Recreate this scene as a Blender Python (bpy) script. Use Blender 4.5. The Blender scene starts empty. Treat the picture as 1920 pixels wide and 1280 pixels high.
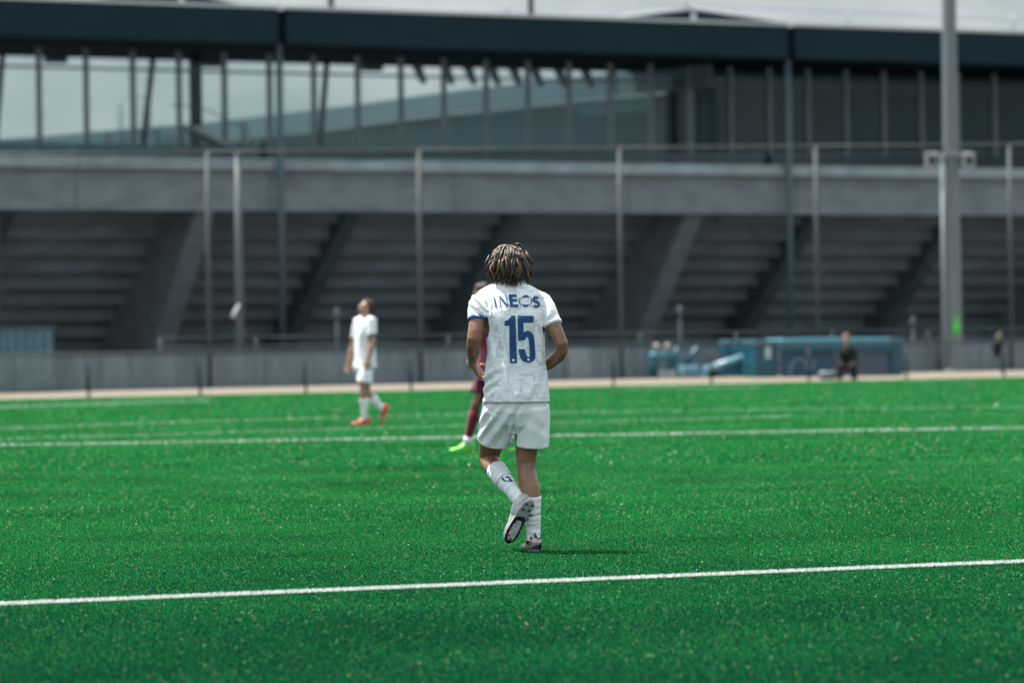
import bpy, bmesh, math, random
import numpy as np
from mathutils import Vector, Matrix, noise
from mathutils.bvhtree import BVHTree

random.seed(7)
rng = np.random.default_rng(11)
R = math.radians
scene = bpy.context.scene
COL = scene.collection

# ------------------------------------------------------------------ camera, sky, sun, exposure
CAM_H = 1.165          # kneeling photographer
FPX = 7200.0           # 135 mm lens on a 36 mm wide frame 1920 px across
ROLL = 0.0122          # the photographer held the camera a touch off level
cam = bpy.data.cameras.new('camera')
camo = bpy.data.objects.new('camera', cam)
COL.objects.link(camo)
cam.lens = 135.0
cam.sensor_width = 36.0
cam.clip_start = 0.5
cam.clip_end = 5000
camo.matrix_world = Matrix.Translation((0, 0, CAM_H)) @ Matrix.Rotation(R(90), 4, 'X') @ Matrix.Rotation(-ROLL, 4, 'Z')
cam.dof.use_dof = True
cam.dof.focus_distance = 21.25
cam.dof.aperture_fstop = 2.6
cam.dof.aperture_blades = 9
scene.camera = camo

SUN_DIR = Vector((-0.60, 0.31, 1.66)).normalized()     # towards the sun
elev = math.asin(SUN_DIR.z)
world = bpy.data.worlds.new('World')
scene.world = world
world.use_nodes = True
wn = world.node_tree.nodes
wl = world.node_tree.links
wn.clear()
w_out = wn.new('ShaderNodeOutputWorld')
w_bg = wn.new('ShaderNodeBackground')
w_sky = wn.new('ShaderNodeTexSky')
w_sky.sky_type = 'NISHITA'
w_sky.sun_disc = False
w_sky.sun_elevation = elev
w_sky.sun_rotation = math.atan2(SUN_DIR.x, SUN_DIR.y)
w_sky.air_density = 1.2
w_sky.dust_density = 1.5
w_tc = wn.new('ShaderNodeTexCoord')
w_map = wn.new('ShaderNodeMapping')
w_map.inputs['Scale'].default_value = (1.0, 1.0, 1.7)
w_map.inputs['Location'].default_value = (3.3, 1.9, 0.4)
w_noise = wn.new('ShaderNodeTexNoise')
w_noise.inputs['Scale'].default_value = 13.0
w_noise.inputs['Detail'].default_value = 7
w_noise.inputs['Roughness'].default_value = 0.55
w_ramp = wn.new('ShaderNodeValToRGB')
w_ramp.color_ramp.elements[0].position = 0.30
w_ramp.color_ramp.elements[0].color = (0.55, 0.55, 0.55, 1)
w_ramp.color_ramp.elements[1].position = 0.68
w_ramp.color_ramp.elements[1].color = (1, 1, 1, 1)
w_cl = wn.new('ShaderNodeValToRGB')
w_cl.color_ramp.elements[0].position = 0.36
w_cl.color_ramp.elements[0].color = (0.43, 0.56, 0.63, 1)
w_cl.color_ramp.elements[1].position = 0.66
w_cl.color_ramp.elements[1].color = (0.95, 0.99, 1.0, 1)
w_big = wn.new('ShaderNodeTexNoise')          # broad cloud banks shifted so brighter ones out of view add fill light
w_big.inputs['Scale'].default_value = 1.5
w_big.inputs['Detail'].default_value = 3
w_bmap = wn.new('ShaderNodeMapping')
w_bmap.inputs['Location'].default_value = (-7.95, -18.76, 14.62)
wl.new(w_tc.outputs['Generated'], w_bmap.inputs['Vector'])
wl.new(w_bmap.outputs['Vector'], w_big.inputs['Vector'])
w_rng = wn.new('ShaderNodeMapRange')
w_rng.inputs['From Min'].default_value = 0.36
w_rng.inputs['From Max'].default_value = 0.64
w_rng.inputs['To Min'].default_value = 5.4
w_rng.inputs['To Max'].default_value = 17.0
wl.new(w_big.outputs['Fac'], w_rng.inputs['Value'])
w_mul = wn.new('ShaderNodeVectorMath')
w_mul.operation = 'SCALE'
wl.new(w_rng.outputs['Result'], w_mul.inputs['Scale'])
w_mix = wn.new('ShaderNodeMixRGB')
wl.new(w_tc.outputs['Generated'], w_map.inputs['Vector'])
wl.new(w_map.outputs['Vector'], w_noise.inputs['Vector'])
wl.new(w_noise.outputs['Fac'], w_ramp.inputs['Fac'])
wl.new(w_noise.outputs['Fac'], w_cl.inputs['Fac'])
wl.new(w_cl.outputs['Color'], w_mul.inputs[0])
wl.new(w_ramp.outputs['Color'], w_mix.inputs['Fac'])
wl.new(w_sky.outputs['Color'], w_mix.inputs['Color1'])
wl.new(w_mul.outputs['Vector'], w_mix.inputs['Color2'])
wl.new(w_mix.outputs['Color'], w_bg.inputs['Color'])
w_bg.inputs['Strength'].default_value = 0.060
wl.new(w_bg.outputs['Background'], w_out.inputs['Surface'])

sun = bpy.data.lights.new('sun', 'SUN')
sun.energy = 5.0
sun.angle = R(0.53)
sun.color = (1.0, 0.95, 0.87)
suno = bpy.data.objects.new('sun', sun)
COL.objects.link(suno)
suno.rotation_euler = SUN_DIR.to_track_quat('Z', 'Y').to_euler()
suno.location = (-30, 20, 60)

scene.view_settings.view_transform = 'Standard'
scene.view_settings.look = 'None'
scene.view_settings.gamma = 1.0
scene.view_settings.use_curve_mapping = False
scene.view_settings.exposure = 1.2
scene.cycles.use_denoising = True
scene.cycles.max_bounces = 8
scene.cycles.transparent_max_bounces = 16


# ------------------------------------------------------------------ helpers: place
def uv(px, py):
    dx, dy = px - 960.0, py - 640.0
    return dx - ROLL * dy, dy + ROLL * dx


def W(px, py, d):
    """point of the place that the photograph shows at (px, py), at distance d"""
    x, y = uv(px, py)
    return Vector((x / FPX * d, d, CAM_H - y / FPX * d))


def G(px, py):
    x, y = uv(px, py)
    d = CAM_H * FPX / y
    return Vector((x / FPX * d, d, 0.0))


def to_px(v):
    x, y = v.x / v.y * FPX, (CAM_H - v.z) / v.y * FPX
    return 960 + x + ROLL * y, 640 + y - ROLL * x


# ------------------------------------------------------------------ helpers: materials
MATS = {}


def nodes_of(m):
    m.use_nodes = True
    nt = m.node_tree
    return nt, nt.nodes['Principled BSDF']


def mat(name, color, rough=0.6, metal=0.0, var=0.15, scale=6.0, bump=0.0, bscale=60.0, spec=0.5, stretch=None):
    if name in MATS:
        return MATS[name]
    m = bpy.data.materials.new(name)
    nt, p = nodes_of(m)
    p.inputs['Roughness'].default_value = rough
    p.inputs['Metallic'].default_value = metal
    p.inputs['Specular IOR Level'].default_value = spec
    tc = nt.nodes.new('ShaderNodeTexCoord')
    vec = tc.outputs['Object']
    if stretch:
        mp = nt.nodes.new('ShaderNodeMapping')
        mp.inputs['Scale'].default_value = stretch
        nt.links.new(vec, mp.inputs['Vector'])
        vec = mp.outputs['Vector']
    n = nt.nodes.new('ShaderNodeTexNoise')
    n.inputs['Scale'].default_value = scale
    n.inputs['Detail'].default_value = 5
    nt.links.new(vec, n.inputs['Vector'])
    r = nt.nodes.new('ShaderNodeValToRGB')
    r.color_ramp.elements[0].position = 0.3
    r.color_ramp.elements[1].position = 0.7
    r.color_ramp.elements[0].color = tuple(c * (1 - var) for c in color) + (1,)
    r.color_ramp.elements[1].color = tuple(min(1, c * (1 + var)) for c in color) + (1,)
    nt.links.new(n.outputs['Fac'], r.inputs['Fac'])
    nt.links.new(r.outputs['Color'], p.inputs['Base Color'])
    if bump > 0:
        n2 = nt.nodes.new('ShaderNodeTexNoise')
        n2.inputs['Scale'].default_value = bscale
        n2.inputs['Detail'].default_value = 4
        nt.links.new(vec, n2.inputs['Vector'])
        b = nt.nodes.new('ShaderNodeBump')
        b.inputs['Strength'].default_value = bump
        b.inputs['Distance'].default_value = 0.01
        nt.links.new(n2.outputs['Fac'], b.inputs['Height'])
        nt.links.new(b.outputs['Normal'], p.inputs['Normal'])
    MATS[name] = m
    return m


def glass_mat(name, tint, refl):
    m = bpy.data.materials.new(name)
    m.use_nodes = True
    nt = m.node_tree
    nt.nodes.clear()
    o = nt.nodes.new('ShaderNodeOutputMaterial')
    t = nt.nodes.new('ShaderNodeBsdfTransparent')
    t.inputs['Color'].default_value = tint + (1,)
    g = nt.nodes.new('ShaderNodeBsdfGlossy')
    g.inputs['Roughness'].default_value = 0.08
    g.inputs['Color'].default_value = (0.8, 0.9, 0.92, 1)
    n = nt.nodes.new('ShaderNodeTexNoise')
    n.inputs['Scale'].default_value = 0.6
    tc = nt.nodes.new('ShaderNodeTexCoord')
    nt.links.new(tc.outputs['Object'], n.inputs['Vector'])
    mr = nt.nodes.new('ShaderNodeMapRange')
    mr.inputs['To Min'].default_value = refl * 0.7
    mr.inputs['To Max'].default_value = refl * 1.3
    nt.links.new(n.outputs['Fac'], mr.inputs['Value'])
    mx = nt.nodes.new('ShaderNodeMixShader')
    nt.links.new(mr.outputs['Result'], mx.inputs['Fac'])
    nt.links.new(t.outputs[0], mx.inputs[1])
    nt.links.new(g.outputs[0], mx.inputs[2])
    nt.links.new(mx.outputs[0], o.inputs['Surface'])
    MATS[name] = m
    return m


# ------------------------------------------------------------------ helpers: objects
def link(name, me, parent=None, m=None, smooth=False):
    o = bpy.data.objects.new(name, me)
    COL.objects.link(o)
    if m is not None:
        if isinstance(m, (list, tuple)):
            for k in m:
                me.materials.append(k)
        else:
            me.materials.append(m)
    if smooth:
        me.polygons.foreach_set('use_smooth', [True] * len(me.polygons))
    if parent is not None:
        o.parent = parent
    return o


def empty(name, loc=(0, 0, 0), rz=0.0):
    o = bpy.data.objects.new(name, None)
    COL.objects.link(o)
    o.location = loc
    o.rotation_euler = (0, 0, rz)
    o.empty_display_size = 0.2
    return o


def tag(o, label, cat=None, group=None, kind=None):
    o['label'] = label
    if cat:
        o['category'] = cat
    if group:
        o['group'] = group
    if kind:
        o['kind'] = kind
    return o


def mesh_of(bm, name='mesh'):
    bmesh.ops.recalc_face_normals(bm, faces=bm.faces)
    me = bpy.data.meshes.new(name)
    bm.to_mesh(me)
    bm.free()
    return me


def add_box(bm, x0, x1, y0, y1, z0, z1, bevel=0.0):
    vs = [bm.verts.new(c) for c in ((x0, y0, z0), (x1, y0, z0), (x1, y1, z0), (x0, y1, z0),
                                    (x0, y0, z1), (x1, y0, z1), (x1, y1, z1), (x0, y1, z1))]
    fs = [bm.faces.new([vs[i] for i in f]) for f in ((0, 3, 2, 1), (4, 5, 6, 7), (0, 1, 5, 4), (1, 2, 6, 5), (2, 3, 7, 6), (3, 0, 4, 7))]
    if bevel > 0:
        es = set(e for f in fs for e in f.edges)
        bmesh.ops.bevel(bm, geom=list(es), offset=bevel, segments=1, affect='EDGES', profile=0.5)
    return vs


def box(name, x0, x1, y0, y1, z0, z1, m, parent=None, bevel=0.0):
    bm = bmesh.new()
    add_box(bm, min(x0, x1), max(x0, x1), min(y0, y1), max(y0, y1), min(z0, z1), max(z0, z1), bevel)
    return link(name, mesh_of(bm, name), parent, m)


def prism(name, prof, axis0, axis1, m, parent=None, plane='YZ'):
    """closed profile extruded along the third axis"""
    bm = bmesh.new()
    a, b = [], []
    for p, q in prof:
        if plane == 'YZ':
            a.append(bm.verts.new((axis0, p, q)))
            b.append(bm.verts.new((axis1, p, q)))
        else:                       # XZ profile along Y
            a.append(bm.verts.new((p, axis0, q)))
            b.append(bm.verts.new((p, axis1, q)))
    n = len(prof)
    bm.faces.new(a)
    bm.faces.new(list(reversed(b)))
    for i in range(n):
        bm.faces.new((a[i], b[i], b[(i + 1) % n], a[(i + 1) % n]))
    return link(name, mesh_of(bm, name), parent, m)


def add_tube(bm, pts, radii, seg=10, ref=None, flat=1.0, cap=True):
    """loft along pts; radii may be floats or (rx, ry)"""
    n = len(pts)
    pts = [Vector(p) for p in pts]
    rings = []
    ref = Vector(ref) if ref is not None else None
    for i in range(n):
        t = (pts[min(i + 1, n - 1)] - pts[max(i - 1, 0)])
        if t.length < 1e-9:
            t = Vector((0, 0, 1))
        t.normalize()
        rf = ref if ref is not None else (Vector((1, 0, 0)) if abs(t.x) < 0.8 else Vector((0, 1, 0)))
        yv = t.cross(rf)
        if yv.length < 1e-6:
            yv = t.cross(Vector((0.3, 0.7, 0.2)))
        yv.normalize()
        xv = yv.cross(t).normalized()
        r = radii[i] if not isinstance(radii, (int, float)) else radii
        rx, ry = r if isinstance(r, (tuple, list)) else (r, r * flat)
        rings.append([bm.verts.new(pts[i] + xv * (rx * math.cos(2 * math.pi * k / seg)) + yv * (ry * math.sin(2 * math.pi * k / seg))) for k in range(seg)])
    for i in range(n - 1):
        for k in range(seg):
            bm.faces.new((rings[i][k], rings[i][(k + 1) % seg], rings[i + 1][(k + 1) % seg], rings[i + 1][k]))
    if cap:
        bm.faces.new(list(reversed(rings[0])))
        bm.faces.new(rings[-1])
    return rings


def tube(name, pts, radii, m, parent=None, seg=10, ref=None, flat=1.0, smooth=True):
    bm = bmesh.new()
    add_tube(bm, pts, radii, seg, ref, flat)
    return link(name, mesh_of(bm, name), parent, m, smooth)


def add_ball(bm, c, rx, ry, rz, rot=None, seg=16):
    mtx = Matrix.Translation(c) @ (rot.to_4x4() if rot is not None else Matrix.Identity(4)) @ Matrix.Diagonal((rx, ry, rz, 1))
    bmesh.ops.create_uvsphere(bm, u_segments=seg, v_segments=max(6, seg * 2 // 3), radius=1.0, matrix=mtx)


def remesh(bm, voxel, smooth=4, name='skin'):
    """fuse overlapping closed lofts into one continuous surface"""
    bmesh.ops.recalc_face_normals(bm, faces=bm.faces)
    me = bpy.data.meshes.new(name + '_raw')
    bm.to_mesh(me)
    bm.free()
    o = bpy.data.objects.new(name + '_raw', me)
    COL.objects.link(o)
    md = o.modifiers.new('r', 'REMESH')
    md.mode = 'VOXEL'
    md.voxel_size = voxel
    if smooth:
        ms = o.modifiers.new('s', 'SMOOTH')
        ms.factor = 0.5
        ms.iterations = smooth
    dg = bpy.context.evaluated_depsgraph_get()
    out = bpy.data.meshes.new_from_object(o.evaluated_get(dg))
    out.name = name
    bpy.data.objects.remove(o)
    bpy.data.meshes.remove(me)
    return out


# ------------------------------------------------------------------ materials
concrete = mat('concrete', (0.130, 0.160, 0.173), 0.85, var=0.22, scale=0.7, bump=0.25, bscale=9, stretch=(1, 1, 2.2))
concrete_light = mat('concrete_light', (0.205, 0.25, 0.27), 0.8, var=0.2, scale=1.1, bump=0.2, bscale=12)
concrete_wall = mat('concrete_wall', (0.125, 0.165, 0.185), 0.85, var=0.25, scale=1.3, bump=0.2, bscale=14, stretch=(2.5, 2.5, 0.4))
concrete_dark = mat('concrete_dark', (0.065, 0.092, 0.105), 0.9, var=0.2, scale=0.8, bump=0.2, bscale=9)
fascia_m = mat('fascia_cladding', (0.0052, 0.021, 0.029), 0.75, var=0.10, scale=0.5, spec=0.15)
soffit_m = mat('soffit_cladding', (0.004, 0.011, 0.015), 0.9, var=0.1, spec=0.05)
steel = mat('galvanised_steel', (0.24, 0.275, 0.285), 0.5, 0.35, var=0.15, scale=3)
steel_brown = mat('painted_post', (0.042, 0.052, 0.056), 0.6, 0.1, var=0.2, scale=2)
mullion_m = mat('mullion_aluminium', (0.14, 0.18, 0.195), 0.55, 0.2, var=0.1)
dark_steel = mat('dark_steel', (0.035, 0.055, 0.065), 0.55, 0.2, var=0.15)
pale_edge = mat('pale_roof_edge', (0.42, 0.44, 0.45), 0.6, var=0.1)
ring_m = mat('teal_grey_ring', (0.060, 0.105, 0.12), 0.7, var=0.12, scale=0.3)
dark_wall = mat('dark_teal_wall', (0.009, 0.050, 0.064), 0.6, var=0.2, scale=0.4)
glass_clear = glass_mat('clear_glass', (0.80, 0.86, 0.88), 0.02)
glass_teal = glass_mat('teal_glass', (0.14, 0.40, 0.45), 0.05)
paving = mat('pale_paving', (0.140, 0.115, 0.088), 0.9, var=0.12, scale=0.8, bump=0.2, bscale=20)
ground_m = mat('ground_asphalt', (0.12, 0.12, 0.118), 0.95, var=0.2, scale=0.4, bump=0.2, bscale=20)
blue_paint = mat('blue_paint', (0.002, 0.062, 0.092), 0.45, var=0.12, scale=2)
blue_light = mat('pale_blue_paint', (0.035, 0.15, 0.20), 0.4, var=0.10, scale=2)
navy_panel = mat('navy_panel', (0.010, 0.05, 0.095), 0.5, var=0.15, scale=2)
black_m = mat('black_cloth', (0.003, 0.004, 0.005), 0.95, var=0.2, scale=20)
white_plastic = mat('white_plastic', (0.20, 0.21, 0.22), 0.5, var=0.06)


# ------------------------------------------------------------------ ground, pitch, turf
E0, E1 = G(0, 749), G(1920, 706.5)                 # far edge of the pitch
edir = (E1 - E0).normalized()
enrm = Vector((edir.y, -edir.x, 0))                # towards the camera
W0, W1 = G(0, 736), G(1920, 693)                   # foot of the wall
wdir = (W1 - W0).normalized()


def sheet(name, pts, z, m):
    me = bpy.data.meshes.new(name)
    me.from_pydata([(p[0], p[1], z) for p in pts], [], [tuple(range(len(pts)))])
    return link(name, me, None, m)


g = sheet('ground', [(-1500, -300), (1500, -300), (1500, 2500), (-1500, 2500)], -0.012, ground_m)
tag(g, 'grey asphalt ground around the pitch and stadium', 'ground', kind='structure')

Ea, Eb = E0 - edir * 40, E1 + edir * 60
Wa, Wb = W0 - wdir * 40, W1 + wdir * 60
g = sheet('paving', [Ea - enrm * -0.5, Eb - enrm * -0.5, Wb + Vector((0, 3, 0)), Wa + Vector((0, 3, 0))], -0.006, paving)
tag(g, 'pale beige paved strip between green pitch and low concrete wall', 'paving', kind='structure')


def turf_material(name, cols, rough, spec, transl, big=0.35):
    m = bpy.data.materials.new(name)
    nt, p = nodes_of(m)
    p.inputs['Roughness'].default_value = rough
    p.inputs['Specular IOR Level'].default_value = spec
    geo = nt.nodes.new('ShaderNodeNewGeometry')
    n = nt.nodes.new('ShaderNodeTexNoise')
    n.inputs['Scale'].default_value = 0.55
    n.inputs['Detail'].default_value = 6
    nt.links.new(geo.outputs['Position'], n.inputs['Vector'])
    mixv = nt.nodes.new('ShaderNodeMath')
    mixv.operation = 'MULTIPLY_ADD'
    nt.links.new(n.outputs['Fac'], mixv.inputs[0])
    mixv.inputs[1].default_value = big * 2
    add = nt.nodes.new('ShaderNodeMath')
    add.operation = 'MULTIPLY'
    add.inputs[1].default_value = 1 - big
    nt.links.new(geo.outputs['Random Per Island'], add.inputs[0])
    nt.links.new(add.outputs[0], mixv.inputs[2])
    r = nt.nodes.new('ShaderNodeValToRGB')
    el = r.color_ramp.elements
    el[0].position = 0.15
    el[1].position = 0.95
    el[0].color = cols[0] + (1,)
    el[1].color = cols[1] + (1,)
    if len(cols) > 2:
        e = el.new(0.985)
        e.color = cols[2] + (1,)
    nt.links.new(mixv.outputs[0], r.inputs['Fac'])
    nt.links.new(r.outputs['Color'], p.inputs['Base Color'])
    if transl > 0:
        t = nt.nodes.new('ShaderNodeBsdfTranslucent')
        nt.links.new(r.outputs['Color'], t.inputs['Color'])
        mx = nt.nodes.new('ShaderNodeMixShader')
        mx.inputs['Fac'].default_value = transl
        nt.links.new(p.outputs[0], mx.inputs[1])
        nt.links.new(t.outputs[0], mx.inputs[2])
        out = nt.nodes['Material Output']
        nt.links.new(mx.outputs[0], out.inputs['Surface'])
    return m


turf_base = turf_material('turf_mat', ((0.0006, 0.009, 0.005), (0.0015, 0.017, 0.009)), 0.9, 0.0, 0.0, 0.6)
turf_blade = turf_material('turf_blade', ((0.0003, 0.030, 0.008), (0.022, 0.310, 0.066)), 0.40, 0.12, 0.34, 0.45)
turf_glint = turf_material('turf_glint_fibre', ((0.22, 0.36, 0.16), (0.70, 0.62, 0.38)), 0.4, 0.5, 0.2)  # scattered pale fibres, sun glints painted as colour
line_mat = turf_material('white_turf_fibre', ((0.68, 0.70, 0.70), (0.86, 0.86, 0.84)), 0.5, 0.4, 0.2)

g = sheet('pitch', [(-60, -20), (70, -20), Eb, Ea], 0.0, turf_base)
tag(g, 'bright green artificial turf football pitch', 'pitch', kind='structure')


def blades_mesh(name, P, h, w, lean, mats, pale=0.0):
    """P (n,2) feet, arrays h, w: one bent triangle per fibre"""
    n = len(P)
    a = rng.uniform(0, 2 * np.pi, n)
    b = rng.uniform(0, 2 * np.pi, n)
    ln = rng.uniform(0.1, 1.0, n) * lean
    z0 = np.full(n, -0.001)
    d = np.stack([np.cos(a), np.sin(a)], 1) * (w / 2)[:, None]
    v = np.empty((n, 3, 3), dtype=np.float32)
    v[:, 0, :2] = P - d
    v[:, 0, 2] = z0
    v[:, 1, :2] = P + d
    v[:, 1, 2] = z0
    v[:, 2, :2] = P + np.stack([np.cos(b), np.sin(b)], 1) * (ln * h)[:, None]
    v[:, 2, 2] = h
    me = bpy.data.meshes.new(name)
    me.vertices.add(n * 3)
    me.loops.add(n * 3)
    me.polygons.add(n)
    me.vertices.foreach_set('co', v.reshape(-1))
    me.loops.foreach_set('vertex_index', np.arange(n * 3, dtype=np.int32))
    me.polygons.foreach_set('loop_start', np.arange(0, n * 3, 3, dtype=np.int32))
    me.polygons.foreach_set('loop_total', np.full(n, 3, dtype=np.int32))
    for k in mats:
        me.materials.append(k)
    if pale > 0:
        me.polygons.foreach_set('material_index', (rng.uniform(0, 1, n) < pale).astype(np.int32))
    me.update(calc_edges=True)
    return me


def field_points(d0, d1, dens):
    wid = lambda d: 2 * (0.1333 * d + 1.6)
    area = (wid(d0) + wid(d1)) / 2 * (d1 - d0)
    n = int(area * dens)
    d = rng.uniform(d0, d1, n * 2)
    keep = rng.uniform(0, 1, n * 2) < wid(d) / wid(d1)
    d = d[keep][:n]
    x = rng.uniform(-0.5, 0.5, len(d)) * wid(d)
    P = np.stack([x, d], 1)
    s = (P[:, 0] - E0.x) * enrm.x + (P[:, 1] - E0.y) * enrm.y
    return P[s > 0.02]


def turf(d0, d1, dens, h, w, pale):
    P = field_points(d0, d1, dens)
    n = len(P)
    hh = rng.uniform(0.6, 1.0, n) * h
    ww = rng.uniform(0.7, 1.3, n) * w
    return P, hh, ww, pale


parts = [turf(11.5, 14, 3600, 0.0072, 0.0040, 0), turf(14, 17, 4700, 0.0072, 0.0040, 0), turf(17, 20, 6000, 0.0074, 0.0040, 0), turf(20, 25, 7400, 0.0080, 0.0040, 0), turf(25, 36, 3400, 0.0130, 0.006, 0),  # fibres thinned towards the camera so the dark base darkens the foreground
         turf(36, 60, 820, 0.020, 0.016, 0), turf(60, 112, 300, 0.022, 0.040, 0)]
P = np.concatenate([p[0] for p in parts])
hh = np.concatenate([p[1] for p in parts])
ww = np.concatenate([p[2] for p in parts])
o = link('turf_blades', blades_mesh('turf_blades', P, hh, ww, 1.1, [turf_blade, turf_glint], 0.032))
tag(o, 'short glossy green plastic turf fibres covering the pitch', 'turf', kind='stuff')


def pitch_line(pts, width, h, dens, label, bw):
    """white turf fibres standing a little proud of the green ones"""
    allP = []
    for a, b in zip(pts[:-1], pts[1:]):
        a, b = Vector(a), Vector(b)
        L = (b - a).length
        n = int(L * width * dens)
        t = rng.uniform(0, 1, n)
        s = (rng.uniform(-0.5, 0.5, n) + rng.normal(0, 0.05, n)) * width
        dr = (b - a).normalized()
        nr = Vector((-dr.y, dr.x, 0))
        allP.append(np.stack([a.x + (b.x - a.x) * t + nr.x * s, a.y + (b.y - a.y) * t + nr.y * s], 1))
    Pl = np.concatenate(allP)
    n = len(Pl)
    me = blades_mesh('pitch_line', Pl, rng.uniform(0.65, 1.0, n) * h, rng.uniform(0.8, 1.3, n) * bw, 0.7, [line_mat])
    o = link('pitch_line', me)
    tag(o, label, 'pitch line', kind='structure')
    return o


def ext(a, b, k):
    d = (b - a)
    return [a - d * k, b + d * k]


pitch_line(ext(G(0, 1133), G(1920, 1053), 0.4), 0.10, 0.018, 22000, 'white line crossing the turf nearest the camera, before the running player', 0.005)
pitch_line(ext(G(0, 836), G(1920, 803), 0.25), 0.22, 0.036, 950, 'white line crossing the pitch behind the running player', 0.014)
pitch_line([G(-400, 836), G(0, 824), G(700, 803), G(1480, 781)], 0.20, 0.026, 560, 'faint white line ending behind the player at mid pitch', 0.014)
pitch_line([G(-200, 810), G(0, 804), G(320, 792.5), G(640, 783), G(960, 775.5), G(1284, 770), G(1600, 766.5), G(1920, 764), G(2200, 763)], 0.24, 0.028, 430, 'faint curved white line far across the pitch', 0.016)
pitch_line([G(-200, 771), G(0, 764), G(394, 751)], 0.35, 0.036, 380, 'faint far white line at left near the paving', 0.02)
pitch_line([G(1180, 727.5), G(1420, 726.5)], 0.35, 0.036, 350, 'short faint far white line before the blue shelter', 0.02)


# ------------------------------------------------------------------ stadium
TH = math.atan(22.0 / 40.5)
CT, ST = math.cos(TH), math.sin(TH)
D0 = 151.0


def B(px, py, w=0.0):
    """stadium-local (u, z) on the plane w metres behind the facade"""
    x, y = uv(px, py)
    k = x / FPX
    d = (w + CT * D0) / (CT - ST * k)
    u = CT * k * d + ST * (d - D0)
    return u, CAM_H - y / FPX * d


stad = empty('stadium', (0, D0, 0), TH)
tag(stad, 'grey concrete stadium with dark roof fascia, glazed concourse and sloping ribs', 'stadium')
UA, UB = -42.0, 46.0
Z_BEAM0, Z_BEAM1, Z_PAR = 6.22, 7.77, 8.21
Z_FB, Z_FT = 12.51, 13.84
JOINT = 7.9
u = UA
i = 0
while u < UB - 0.1:
    v = min(u + JOINT, UB)
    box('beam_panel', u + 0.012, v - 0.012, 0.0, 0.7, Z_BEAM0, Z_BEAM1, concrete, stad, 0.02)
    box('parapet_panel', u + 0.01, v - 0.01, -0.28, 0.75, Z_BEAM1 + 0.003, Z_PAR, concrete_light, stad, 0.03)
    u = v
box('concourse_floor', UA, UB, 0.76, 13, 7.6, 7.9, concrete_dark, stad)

# column lines seen at 525 and 1478 px, about 20 m apart
cu = [B(526, 300, -0.55)[0], B(1479, 300, -0.55)[0]]
cs = cu[1] - cu[0]
col_u = [cu[0] - cs, cu[0], cu[1], cu[1] + cs]
for uc in col_u:
    tube('column', [(uc, -0.55, 0), (uc, -0.55, Z_FB - 0.01)], 0.13, dark_steel if False else mat('blue_grey_column', (0.05, 0.085, 0.10), 0.5, 0.1), stad, 10)
edges = [UA] + [c for c in col_u if UA < c < UB] + [UB]
for a, b in zip(edges[:-1], edges[1:]):
    box('fascia_panel', a + 0.16, b - 0.16, -0.9, -0.6, Z_FB, Z_FT, fascia_m, stad, 0.03)
    box('gutter', a + 0.05, b - 0.05, -0.95, -0.55, Z_FT + 0.004, Z_FT + 0.12, pale_edge, stad)
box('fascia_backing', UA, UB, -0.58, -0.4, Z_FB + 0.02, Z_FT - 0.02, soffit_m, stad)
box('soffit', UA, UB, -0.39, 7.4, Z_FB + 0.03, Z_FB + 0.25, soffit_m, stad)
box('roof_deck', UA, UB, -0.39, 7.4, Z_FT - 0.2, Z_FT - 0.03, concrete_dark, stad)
box('edge_beam', UA, UB, 7.41, 7.8, Z_FB - 0.02, Z_FT - 0.25, dark_steel, stad)

# shallow gables on the roof
for pk, lf, rt in ((1287, 1150, 1462), (330, 150, 440)):
    u0, _ = B(lf, 40)
    u1, _ = B(rt, 45)
    uk, _ = B(pk, 20)
    zk = Z_FT + 0.66
    prism('roof_gable', [(u0, Z_FT + 0.125), (u1, Z_FT + 0.125), (uk, zk - 0.1)], -0.5, 5.5, fascia_m, stad, 'XZ')
    for (ua, za), (ub, zb) in (((u0, Z_FT + 0.13), (uk, zk - 0.09)), ((uk, zk - 0.09), (u1, Z_FT + 0.13))):
        tube('gable_edge', [(ua, -0.5, za + 0.06), (ub, -0.5, zb + 0.06)], 0.06, pale_edge, stad, 6)
    box('gable_vent', uk - 0.13, uk + 0.08, -0.62, -0.51, zk - 0.62, zk - 0.2, pale_edge, stad)
    tube('roof_rod', [(uk, 0, zk - 0.2), (uk, 0, zk + 0.22)], 0.05, dark_steel, stad, 6)
# rods and slanted masts above the roof
for px, top, r in ((950, 4, 0.035), (1590, 22, 0.035), (1900, 28, 0.035)):
    ur, zt = B(px, top, 1.0)
    tube('roof_rod', [(ur, 1.0, Z_FT - 0.1), (ur, 1.0, zt)], r, steel, stad, 6)
for px in (997, 622):
    ur, _ = B(px, 30, 2.0)
    tube('roof_mast', [(ur - 0.02, 2.0, Z_FT - 0.1), (ur + 0.25, 2.6, 17.5)], 0.12, dark_steel, stad, 8)
ur0 = B(1200, 20, 1.0)[0]
tube('roof_cable', [(ur0, 1.0, 14.75), (UB, 1.0, 14.45)], 0.012, dark_steel, stad, 5)

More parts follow.
